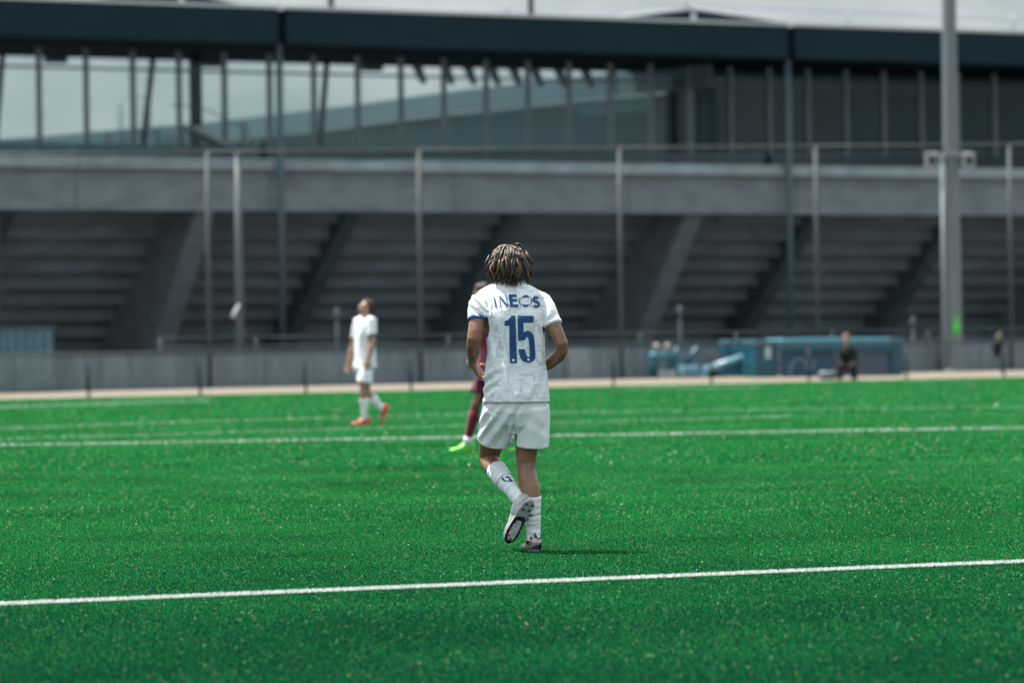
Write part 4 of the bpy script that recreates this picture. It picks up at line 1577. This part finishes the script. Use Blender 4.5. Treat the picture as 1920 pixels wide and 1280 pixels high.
# sponsor lettering across the shoulders
let_I = ribbon([(531, 940), (545, 990), (562, 1080)], [24, 20, 26]) + ribbon([(548, 1086), (582, 1080)], 9)
let_N = ribbon([(612, 922), (628, 1083)], 11) + ribbon([(618, 925), (680, 1005), (738, 1078)], [24, 26, 24]) + ribbon([(700, 897), (742, 1076)], 11) + ribbon([(604, 1085), (648, 1081)], 8)
let_E = [[(752, 898), (800, 898), (815, 1088), (772, 1088)], [(800, 898), (868, 898), (871, 937), (803, 938)], [(806, 968), (874, 964), (877, 1001), (809, 1005)], [(812, 1048), (890, 1045), (892, 1088), (815, 1088)]]
o_top = arc(1003, 990, 62, 84, 215, 325)
o_topi = arc(1003, 975, 60, 34, 205, 335)
o_bot = arc(1003, 1003, 62, 86, 145, 35)
o_boti = arc(1003, 1018, 60, 36, 155, 25)
let_O = [[o_top[i], o_top[i + 1], o_topi[i + 1], o_topi[i]] for i in range(14)] + [[o_bot[i], o_bot[i + 1], o_boti[i + 1], o_boti[i]] for i in range(14)]
let_O += ribbon(arc(1003, 998, 92, 90, 130, 228), [4, 6, 8, 10, 12, 13, 14, 14, 13, 12, 10, 8, 6, 5, 4]) + ribbon(arc(1003, 998, 92, 90, -50, 50), [4, 6, 8, 10, 12, 13, 14, 14, 13, 12, 10, 8, 6, 5, 4])
let_S = ribbon([(1186, 962), (1172, 944), (1150, 940), (1130, 950), (1124, 972), (1136, 992), (1162, 1006), (1190, 1022), (1203, 1048), (1192, 1072), (1168, 1082), (1145, 1076), (1128, 1058)], [30, 36, 36, 36, 38, 40, 42, 40, 38, 36, 36, 36, 30])
for quads in (let_I, let_N, let_E, let_O, let_S):
    decal('letter', [poly(Z1, p_) for p_ in quads], bvh_sh, print_blue, shirt, off=0.0034)
# small pink sleeve print
pink = cloth_mat('pink_print', (0.62, 0.16, 0.20), 0.2)
decal('sleeve_print', [poly(Z1, [(268, 1100), (285, 1090), (318, 1098), (320, 1112), (292, 1118)])] + [poly(Z1, [(x, y), (x + 9, y - 3), (x + 10, y + 6), (x + 1, y + 8)]) for x, y in ((180, 1138), (200, 1128), (222, 1112), (184, 1160), (206, 1152))], bvh_sh, pink, shirt)

# shorts ---------------------------------------------------------------------
bm = bmesh.new()
add_tube(bm, [P(967, 712, 0.0), P(967, 740, -0.002), P(967, 765, 0.0), P(966, 785, 0.02), P(964, 806, 0.04)], [(0.165, 0.125), (0.174, 0.134), (0.180, 0.136), (0.160, 0.125), (0.09, 0.08)], 32, ref=(1, 0, 0))
slr = [(P(998, 758, 0.0), (0.098, 0.125)), (P(998.5, 790, 0.02), (0.100, 0.122)), (P(997.5, 815, 0.03), (0.096, 0.113)), (P(996.5, 836, 0.04), (0.0945, 0.108))]
add_tube(bm, [a for a, r in slr], [r for a, r in slr], 28, ref=(1, 0, 0))
sll = [(P(938, 758, 0.0), (0.098, 0.125)), (P(934, 785, 0.05), (0.104, 0.128)), (P(930, 808, 0.09), (0.103, 0.115)), (P(927.5, 828, 0.115), (0.1000, 0.105))]
add_tube(bm, [a for a, r in sll], [r for a, r in sll], 28, ref=(1, 0, 0))
so_ = remesh(bm, 0.0050, 9, 'shorts')
rd2 = (slr[-1][0] - slr[-2][0]).normalized()
ld2 = (sll[-1][0] - sll[-2][0]).normalized()
cut_open(so_, [(slr[-1][0], rd2, 0.125, 0.008), (sll[-1][0], ld2, 0.125, 0.008)])
cre2 = [(975, 758, 963, 785, -0.010, 3), (963, 783, 962, 832, -0.012, 3.2), (984, 757, 966, 784, 0.004, 4),
        (920, 760, 899, 792, 0.0050, 2.8), (932, 758, 899, 806, -0.0050, 3), (942, 759, 900, 818, 0.0055, 3), (952, 760, 902, 828, -0.005, 3), (956, 775, 915, 832, 0.0050, 3.2), (958, 790, 930, 836, -0.005, 3.2), (959, 800, 945, 838, 0.005, 3),
        (1000, 765, 1020, 800, 0.0025, 6), (1012, 812, 1028, 796, -0.0025, 5), (975, 790, 1004, 830, 0.002, 8), (1026, 760, 1024, 830, -0.003, 3.5), (990, 800, 1026, 822, 0.0025, 5)]
wrinkle(so_, pb0, cre2, 0.0024, 8)
so_.materials.append(white_cloth)
so_.materials.append(royal)
for f in so_.polygons:
    c = f.center
    px, py = to_px(c + pb0)
    yl = 0.0 + (py - 758) / 80 * 0.15
    if px < 930 and c.x < P(912 if py < 790 else 908, 800).x and -0.040 < c.y - yl < 0.035 and py > 757:
        f.material_index = 1
shorts = solid(link('shorts', so_, p1, None, True), 0.003)
bvh_so = BVHTree.FromPolygons([v.co.copy() for v in so_.vertices], [tuple(f.vertices) for f in so_.polygons])

# socks ----------------------------------------------------------------------
sock_white = cloth_mat('sock_white', (0.76, 0.79, 0.80), 0.05, 0.85)
sock_navy = navy


def sock(pts, seams, ref, parent):
    bm = bmesh.new()
    add_tube(bm, [a for a, r in pts], [r for a, r in pts], 24, ref=ref)
    me = remesh(bm, 0.0042, 2, 'sock')
    nv = len(me.vertices)
    A, Bb = pts[0][0], pts[-1][0]
    ax = (Bb - A).normalized()
    for v in me.vertices:                           # knitted rolls round the leg
        t = (v.co - A).dot(ax)
        v.co += v.normal * (0.0014 * math.sin(t * 165 + 2.5 * noise.noise(v.co * 14)) + 0.0016 * noise.noise(v.co * 30))
    o = link('sock', me, parent, sock_white, True)
    for k, (t, tilt) in enumerate(seams):
        i = t * (len(pts) - 1)
        i0 = min(int(i), len(pts) - 2)
        c = pts[i0][0].lerp(pts[i0 + 1][0], i - i0)
        r = pts[i0][1] * (1 - (i - i0)) + pts[i0 + 1][1] * (i - i0) + 0.0012
        dx = (pts[i0 + 1][0] - pts[i0][0]).normalized()
        e1 = dx.cross(Vector((0, 0.3, 1))).normalized()
        e2 = dx.cross(e1).normalized()
        bm = bmesh.new()
        ring = [c + e1 * r * math.cos(2 * math.pi * j / 28) + e2 * r * math.sin(2 * math.pi * j / 28) + dx * tilt * math.cos(2 * math.pi * j / 28) for j in range(29)]
        add_tube(bm, ring, 0.0014, 5, cap=False)
        link('seam', mesh_of(bm, 'seam'), o, mat('seam_grey', (0.10, 0.13, 0.17), 0.8), True)
    return o


lsock_pts = [(P(929.5, 879.5, 0.155), 0.0570), (P(935, 886.5, 0.122), 0.0570), (P(945, 900, 0.072), 0.0525), (P(957, 915, 0.03), 0.0450), (P(967, 928, -0.008), 0.0400), (P(976, 940, -0.04), 0.0385), (P(981, 947, -0.055), 0.036)]
ls = sock(lsock_pts, [(0.34, 0.004), (0.56, -0.004)], (1, 0.2, 0), p1)
rsock_pts = [(P(996, 930, 0.002), 0.0560), (P(996.5, 942, 0.003), 0.0540), (P(998, 958, 0.008), 0.0470), (P(999.5, 972, 0.013), 0.0440), (P(1000, 985, 0.017), 0.0400), (P(1000.5, 1000, 0.02), 0.0385), (P(1000.5, 1010, 0.02), 0.037)]
rsk = sock(rsock_pts, [(0.38, 0.003), (0.62, -0.004)], (1, 0, 0), p1)
Z4 = lambda zx, zy: xz(890 + zx * 0.15625, 850 + zy * 0.15625)
for so, marks in ((ls, [[(316, 294), (341, 286), (364, 326), (352, 333)], [(352, 324), (374, 316), (386, 326), (360, 336)], [(366, 280), (396, 269), (410, 284), (376, 292)], [(396, 284), (412, 280), (458, 330), (432, 334)], [(388, 322), (440, 322), (456, 334), (392, 334)]]),
                  (rsk, [[(612, 765), (640, 730), (650, 742), (622, 792)], [(640, 730), (690, 722), (698, 742), (650, 748)], [(616, 790), (636, 770), (634, 800), (622, 806)]])):
    me = so.data
    bv = BVHTree.FromPolygons([v.co.copy() for v in me.vertices], [tuple(f.vertices) for f in me.polygons])
    decal('sock_mark', [poly(Z4, m_) for m_ in marks], bv, navy, so, off=0.0025)


# boots ----------------------------------------------------------------------
def boot_mat():
    m = bpy.data.materials.new('silver_boot')
    nt, p = nodes_of(m)
    p.inputs['Roughness'].default_value = 0.32
    p.inputs['Metallic'].default_value = 0.15
    p.inputs['Coat Weight'].default_value = 0.3
    tc = nt.nodes.new('ShaderNodeTexCoord')
    n = nt.nodes.new('ShaderNodeTexNoise')
    n.inputs['Scale'].default_value = 22
    n.inputs['Distortion'].default_value = 1.2
    nt.links.new(tc.outputs['Object'], n.inputs['Vector'])
    r = nt.nodes.new('ShaderNodeValToRGB')
    e = r.color_ramp.elements
    e[0].position = 0.30
    e[0].color = (0.20, 0.21, 0.25, 1)
    e[1].position = 0.75
    e[1].color = (0.55, 0.24, 0.08, 1)
    for pos, c in ((0.42, (0.36, 0.355, 0.38)), (0.56, (0.50, 0.475, 0.475)), (0.66, (0.42, 0.33, 0.30))):
        k = e.new(pos)
        k.color = c + (1,)
    nt.links.new(n.outputs['Fac'], r.inputs['Fac'])
    nt.links.new(r.outputs['Color'], p.inputs['Base Color'])
    return m


boot_up = boot_mat()
boot_black = mat('boot_black', (0.012, 0.015, 0.028), 0.35, var=0.2, scale=30)
boot_plate = mat('boot_plate_mint', (0.50, 0.60, 0.58), 0.3, var=0.25, scale=40)
boot_red = mat('boot_red', (0.45, 0.035, 0.03), 0.4)
boot_grey = mat('boot_heel_grey', (0.38, 0.42, 0.42), 0.3, var=0.2, scale=40)
rb, qr = shoe(p1, P(999, 1005.5, 0.015) * 1.0, (-0.16, 1.0, -0.0), (0, 0, -1), boot_up, boot_black, boot_plate, boot_black, 0.99, True, None, boot_grey, 1)
lf, ql = shoe(p1, P(972, 946, -0.028), (-0.47, 0.30, -0.83), (0.46, -0.74, -0.50), boot_up, boot_grey, boot_plate, boot_red, 1.0, True, None, boot_grey, -1)
# dark and orange heel pieces on the standing boot
me = rb.data
bv = BVHTree.FromPolygons([v.co.copy() for v in me.vertices], [tuple(f.vertices) for f in me.polygons])
decal('heel_mark', [poly(Z4, [(708, 1000), (722, 935), (760, 1010)]), poly(Z4, [(664, 985), (700, 1010), (668, 1030)]), poly(Z4, [(770, 1012), (795, 985), (796, 1020)])], bv, navy, rb)
decal('heel_counter', [poly(Z4, [(640, 1078), (700, 1058), (806, 1062), (806, 1150), (640, 1158)])], bv, mat('boot_heel_dark_grey', (0.16, 0.17, 0.185), 0.4), rb, off=0.0008)
decal('heel_counter', [poly(Z4, [(690, 1110), (735, 1084), (785, 1092), (800, 1118), (800, 1160), (670, 1164)])], bv, boot_black, rb, off=0.002)
decal('heel_mark', [poly(Z4, [(606, 1040), (628, 1000), (632, 1110), (612, 1110)]), poly(Z4, [(650, 1050), (700, 1036), (704, 1048), (655, 1066)])], bv, mat('boot_orange', (0.50, 0.17, 0.03), 0.4), rb)


# ------------------------------------------------------------------ other players
def figure(name, J, d, base, label, skin, shirt_m, short_m, sock_m, shoe_m, sole_m, hairf, s=1.0, voxel=0.011, cuff_m=None, longsleeve=False, trousers=None, group=None):
    """J: joints as (px, py, dy); a lighter version of the player above for figures farther away"""
    root = empty(name, base)
    tag(root, label, 'person', group)
    Q = lambda k: W(J[k][0], J[k][1], d + J[k][2]) - base
    Vv = lambda k: Vector(J[k])
    lat = (Q('shoulder_r') - Q('shoulder_l')).normalized()
    bm = bmesh.new()
    qh, rot = add_head(bm, Q('head'), Vv('face'), Vv('up'), s)
    chest, pel = (Q('shoulder_l') + Q('shoulder_r')) / 2, (Q('hip_l') + Q('hip_r')) / 2
    upv = (chest - pel).normalized()
    add_tube(bm, [Q('head') + (Q('neck') - Q('head')) * 0.3, Q('neck'), chest], [0.055 * s, 0.056 * s, 0.09 * s], 12)
    add_tube(bm, [chest + upv * 0.05, chest - upv * 0.02, chest.lerp(pel, 0.4), chest.lerp(pel, 0.75), pel, pel - upv * 0.06],
             [(0.10 * s, 0.06 * s), (0.16 * s, 0.10 * s), (0.15 * s, 0.11 * s), (0.13 * s, 0.10 * s), (0.155 * s, 0.12 * s), (0.12 * s, 0.10 * s)], 18, ref=lat)
    for sd in ('l', 'r'):
        a, b, c = Q('shoulder_' + sd), Q('elbow_' + sd), Q('wrist_' + sd)
        add_tube(bm, [a, a.lerp(b, 0.5), b, b.lerp(c, 0.3), b.lerp(c, 0.75), c], [0.055 * s, 0.047 * s, 0.040 * s, 0.042 * s, 0.031 * s, 0.026 * s], 12)
        f = (c - b).normalized()
        inn = Vv('palm_' + sd)
        add_hand(bm, c, f, inn, J.get('thumb_' + sd, 1), (22, 28, 20), s * 1.05)
        a, b, c = Q('hip_' + sd), Q('knee_' + sd), Q('ankle_' + sd)
        bend = (b - (a + c) / 2)
        bk = (-bend).normalized() if bend.length > 0.01 else Vector((0, 0, 0))
        add_tube(bm, [a, a.lerp(b, 0.5), a.lerp(b, 0.85), b, b.lerp(c, 0.12), b.lerp(c, 0.33) + bk * 0.018, b.lerp(c, 0.7), c, c + (c - b).normalized() * 0.03], [0.088 * s, 0.076 * s, 0.059 * s, 0.055 * s, 0.052 * s, 0.057 * s, 0.042 * s, 0.034 * s, 0.033 * s], 14)
    body = link('body', remesh(bm, voxel, 3, 'body'), root, skin, True)
    face_parts(root, qh, rot, s)
    hairf(root, qh, rot)
    # shirt
    bm = bmesh.new()
    hem = Q('hem')
    ax = (chest - hem).normalized()
    add_tube(bm, [Q('neck') + (chest - Q('neck')) * 0.15, chest + upv * 0.035, chest - upv * 0.01, chest.lerp(hem, 0.25), chest.lerp(hem, 0.6), hem],
             [(0.07 * s, 0.065 * s), (0.13 * s, 0.085 * s), (0.185 * s, 0.115 * s), (0.185 * s, 0.135 * s), (0.175 * s, 0.14 * s), (0.19 * s, 0.155 * s)], 24, ref=lat)
    cuts = [(hem, -ax, 0.35, voxel * 1.3)]
    cuffs = []
    for sd in ('l', 'r'):
        a, b, c = Q('shoulder_' + sd), Q('elbow_' + sd), Q('wrist_' + sd)
        if longsleeve:
            pts, rr_ = [a, a.lerp(b, 0.5), b, b.lerp(c, 0.5), b.lerp(c, 0.93)], [0.085 * s, 0.075 * s, 0.066 * s, 0.06 * s, 0.048 * s]
        else:
            pts, rr_ = [a.lerp(chest, 0.3), a, a.lerp(b, 0.35), a.lerp(b, 0.72)], [0.075 * s, 0.074 * s, 0.068 * s, 0.064 * s]
        add_tube(bm, pts, rr_, 16)
        dr = (pts[-1] - pts[-2]).normalized()
        cuts.append((pts[-1], dr, 0.08, voxel * 1.3))
        cuffs.append((pts[-1], dr, rr_[-1]))
    sm_ = remesh(bm, voxel, 3, 'shirt')
    cut_open(sm_, cuts)
    wrinkle(sm_, base, [], 0.012, 9, False)
    sh_ = solid(link('shirt', sm_, root, shirt_m, True), 0.004)
    if cuff_m:
        for e, dr, r in cuffs:
            bm = bmesh.new()
            add_tube(bm, [e - dr * 0.02, e - dr * 0.016, e + dr * 0.003, e + dr * 0.004], [r + 0.002, r + 0.006, r + 0.005, r - 0.003], 18, cap=False)
            link('cuff', mesh_of(bm, 'cuff'), sh_, cuff_m, True)
    # shorts or trousers
    bm = bmesh.new()
    add_tube(bm, [pel + upv * 0.14, pel + upv * 0.04, pel - upv * 0.05], [(0.15 * s, 0.12 * s), (0.175 * s, 0.145 * s), (0.165 * s, 0.135 * s)], 20, ref=lat)
    cuts = []
    for sd in ('l', 'r'):
        a, b, c = Q('hip_' + sd), Q('knee_' + sd), Q('ankle_' + sd)
        if trousers:
            pts, rr_ = [a, a.lerp(b, 0.5), b, b.lerp(c, 0.5), b.lerp(c, 0.95)], [0.11 * s, 0.10 * s, 0.085 * s, 0.075 * s, 0.07 * s]
        else:
            k = J.get('short', 0.78)
            pts, rr_ = [a, a.lerp(b, k * 0.5), a.lerp(b, k)], [0.105 * s, 0.108 * s, 0.112 * s]
        add_tube(bm, pts, rr_, 18)
        cuts.append((pts[-1], (pts[-1] - pts[-2]).normalized(), 0.13, voxel * 1.3))
    sm_ = remesh(bm, voxel, 3, 'shorts')
    cut_open(sm_, cuts)
    wrinkle(sm_, base, [], 0.010, 8, False)
    solid(link('trousers' if trousers else 'shorts', sm_, root, short_m, True), 0.004)
    for sd in ('l', 'r'):
        a, b, c = Q('hip_' + sd), Q('knee_' + sd), Q('ankle_' + sd)
        bend = (b - (a + c) / 2)
        bk = (-bend).normalized() if bend.length > 0.01 else Vector((0, 0, 0))
        if not trousers:
            bm = bmesh.new()
            add_tube(bm, [b.lerp(c, 0.16), b.lerp(c, 0.33) + bk * 0.018, b.lerp(c, 0.7), c, c + (c - b).normalized() * 0.03], [0.058 * s, 0.062 * s, 0.047 * s, 0.040 * s, 0.036 * s], 16)
            link('sock', mesh_of(bm, 'sock'), root, sock_m, True)
        shoe(root, c, Vv('foot_' + sd), Vv('sole_' + sd), shoe_m, sole_m, sole_m, sole_m, s, False)
    return root


def short_hair(m, thick=0.012):
    def f(root, q, rot):
        bm = bmesh.new()
        c = q(0, -0.018, 0.036)
        add_ball(bm, c, 0.074 + thick, 0.094 + thick, 0.086 + thick, rot, 24)
        # clear the face and the neck
        bm.verts.ensure_lookup_table()
        inv = rot.inverted()
        kill = []
        for v in bm.verts:
            l = inv @ (v.co - q(0, 0, 0))
            if (l.y > 0.03 and l.z < 0.062) or l.z < -0.05 or (abs(l.x) > 0.05 and l.z < 0.0 and l.y > -0.01):
                kill.append(v)
            else:
                v.co += (v.co - c).normalized() * (noise.noise(v.co * 40) * 0.010)
        bmesh.ops.delete(bm, geom=kill, context='VERTS')
        o = link('hair', mesh_of(bm, 'hair'), root, m, True)
        md = o.modifiers.new('t', 'SOLIDIFY')
        md.thickness = 0.01
    return f


hair_black = mat('hair_black', (0.012, 0.009, 0.008), 0.6, var=0.4, scale=60, bump=0.5, bscale=200)
skin2 = skin_mat('skin_tan', (0.36, 0.19, 0.12))
skin3 = skin_mat('skin_deep', (0.16, 0.075, 0.042))
red_boot = mat('red_boot', (0.50, 0.025, 0.04), 0.35, var=0.15, scale=20)
red_sole = mat('orange_sole', (0.70, 0.16, 0.05), 0.4)

J2 = dict(head=(686, 577, 0.0), face=(-0.82, -0.38, 0.42), up=(0.42, 0.15, 0.9), neck=(686.5, 591, 0.0),
          shoulder_l=(672, 602, 0.17), shoulder_r=(696.5, 601, -0.15),
          elbow_r=(699.5, 641, -0.22), wrist_r=(690, 675, -0.24), elbow_l=(661, 648, 0.22), wrist_l=(653.5, 681, 0.20),
          palm_r=(0.2, 0.9, 0.0), palm_l=(0.2, -0.9, 0), thumb_r=1, thumb_l=-1,
          hip_l=(679, 690, 0.10), hip_r=(687, 690, -0.08), hem=(685, 691, 0.0),
          knee_r=(681, 739, -0.10), ankle_r=(684, 784, -0.06), knee_l=(689, 735, 0.10), ankle_l=(716, 766, 0.10),
          foot_r=(-1.0, -0.25, -0.05), sole_r=(0, 0, -1), foot_l=(-0.35, -0.05, -0.95), sole_l=(0.94, 0.1, -0.3), short=0.56)
d2 = CAM_H * FPX / uv(684, 796)[1]
figure('person', J2, d2, G(684, 796), 'player in white kit and red boots gazing upward at far left', skin2, cloth_mat('white_cloth', (0.8, 0.8, 0.8)), white_cloth, sock_white, red_boot, red_sole, short_hair(hair_black, 0.016), 1.0, 0.010, navy)

maroon = cloth_mat('maroon_cloth', (0.13, 0.006, 0.03), 0.15)
maroon_dark = cloth_mat('maroon_short', (0.07, 0.005, 0.02), 0.15)
lime = mat('lime_boot', (0.16, 0.60, 0.06), 0.35, var=0.2, scale=20)
d3 = CAM_H * FPX / uv(868, 846)[1]
J3 = dict(head=(903, 553, 0.0), face=(-0.8, -0.6, -0.05), up=(0, 0, 1), neck=(907, 574, 0.0),
          shoulder_l=(926, 590, -0.10), shoulder_r=(903, 590, 0.14),
          elbow_r=(901, 640, 0.22), wrist_r=(884, 671, 0.06), elbow_l=(936, 638, -0.20), wrist_l=(938, 676, -0.25),
          palm_r=(0.6, -0.3, -0.3), palm_l=(0.2, 0.9, 0), thumb_r=-1, thumb_l=1,
          hip_l=(929, 699, -0.09), hip_r=(917, 700, 0.10), hem=(923, 712, 0.0),
          knee_r=(893, 757, 0.05), ankle_r=(876, 830, 0.12), knee_l=(938, 765, -0.15), ankle_l=(985, 829, -0.05),
          foot_r=(-1.0, -0.3, -0.06), sole_r=(0, 0, -1), foot_l=(-1.0, -0.15, -0.15), sole_l=(-0.1, 0, -1), short=0.72)
pl3 = figure('person', J3, d3, G(880, 846), 'player in maroon kit and lime boots mostly hidden behind number 15', skin3, maroon, maroon_dark, maroon, lime, lime, short_hair(hair_black, 0.014), 1.0, 0.010, None)

for kn, an in (('knee_r', 'ankle_r'), ('knee_l', 'ankle_l')):
    a_, b_ = [W(J3[k][0], J3[k][1], d3 + J3[k][2]) - G(880, 846) for k in (kn, an)]
    tube('ankle_tape', [a_.lerp(b_, 0.84), a_.lerp(b_, 0.92), b_ + (b_ - a_).normalized() * 0.012], [0.050, 0.047, 0.046], white_cloth, pl3, 16)

d4 = 106.0
b4 = W(1590, 700, d4)
b4.z = 0
J4 = dict(head=(1586, 636, 0.0), face=(-0.15, -1, -0.1), up=(0, 0, 1), neck=(1586.5, 645, 0.02),
          shoulder_l=(1600, 656, 0.03), shoulder_r=(1575, 656, 0.03),
          elbow_r=(1573, 676, -0.12), wrist_r=(1578, 688, -0.32), elbow_l=(1604, 676, -0.12), wrist_l=(1599, 688, -0.32),
          palm_r=(0, 0, -1), palm_l=(0, 0, -1), thumb_r=-1, thumb_l=1,
          hip_l=(1595, 687, 0.05), hip_r=(1581, 687, 0.05), hem=(1588, 688, 0.05),
          knee_r=(1576, 688, -0.40), ankle_r=(1575, 713, -0.38), knee_l=(1600, 688, -0.40), ankle_l=(1602, 713, -0.38),
          foot_r=(-0.15, -1, 0), sole_r=(0, 0, -1), foot_l=(0.15, -1, 0), sole_l=(0, 0, -1))
cap_m = mat('brown_cap', (0.17, 0.11, 0.09), 0.8, var=0.2)
figure('person', J4, d4, b4, 'person in black clothes and brown cap seated before the blue shelter', skin2, black_m, black_m, black_m, mat('grey_trainer', (0.25, 0.27, 0.28), 0.6), black_m, short_hair(cap_m, 0.025), 1.16, 0.014, None, True, True)
ch = empty('chair', b4 + Vector((0, 0.08, 0)))
tag(ch, 'low dark folding chair under the seated person in black', 'chair')
zs = (W(1588, 687, d4)).z - 0.13
box('seat', -0.24, 0.24, -0.26, 0.2, zs - 0.03, zs, navy_panel, ch)
box('backrest', -0.24, 0.24, 0.2, 0.23, zs + 0.05, zs + 0.42, navy_panel, ch)
for sx in (-0.22, 0.22):
    for ya, yb_ in ((-0.22, 0.18), (0.2, -0.2)):
        tube('leg', [(sx, ya, zs), (sx, yb_, 0)], 0.013, dark_steel, ch, 6)
bt = empty('bottle', b4 + Vector((-0.55, -0.1, 0)))
tag(bt, 'dark grey kit bag on the ground left of the seated person', 'bag')
bt.name = 'kit_bag'
tube('body', [(-0.28, 0, 0.12), (-0.22, 0, 0.13), (0.18, 0, 0.13), (0.24, 0, 0.12)], [0.05, 0.12, 0.12, 0.05], mat('grey_bag', (0.10, 0.13, 0.15), 0.7), bt, 12)
tube('strap', [(-0.12, 0, 0.24), (-0.03, 0, 0.36), (0.08, 0, 0.24)], 0.015, black_m, bt, 6)
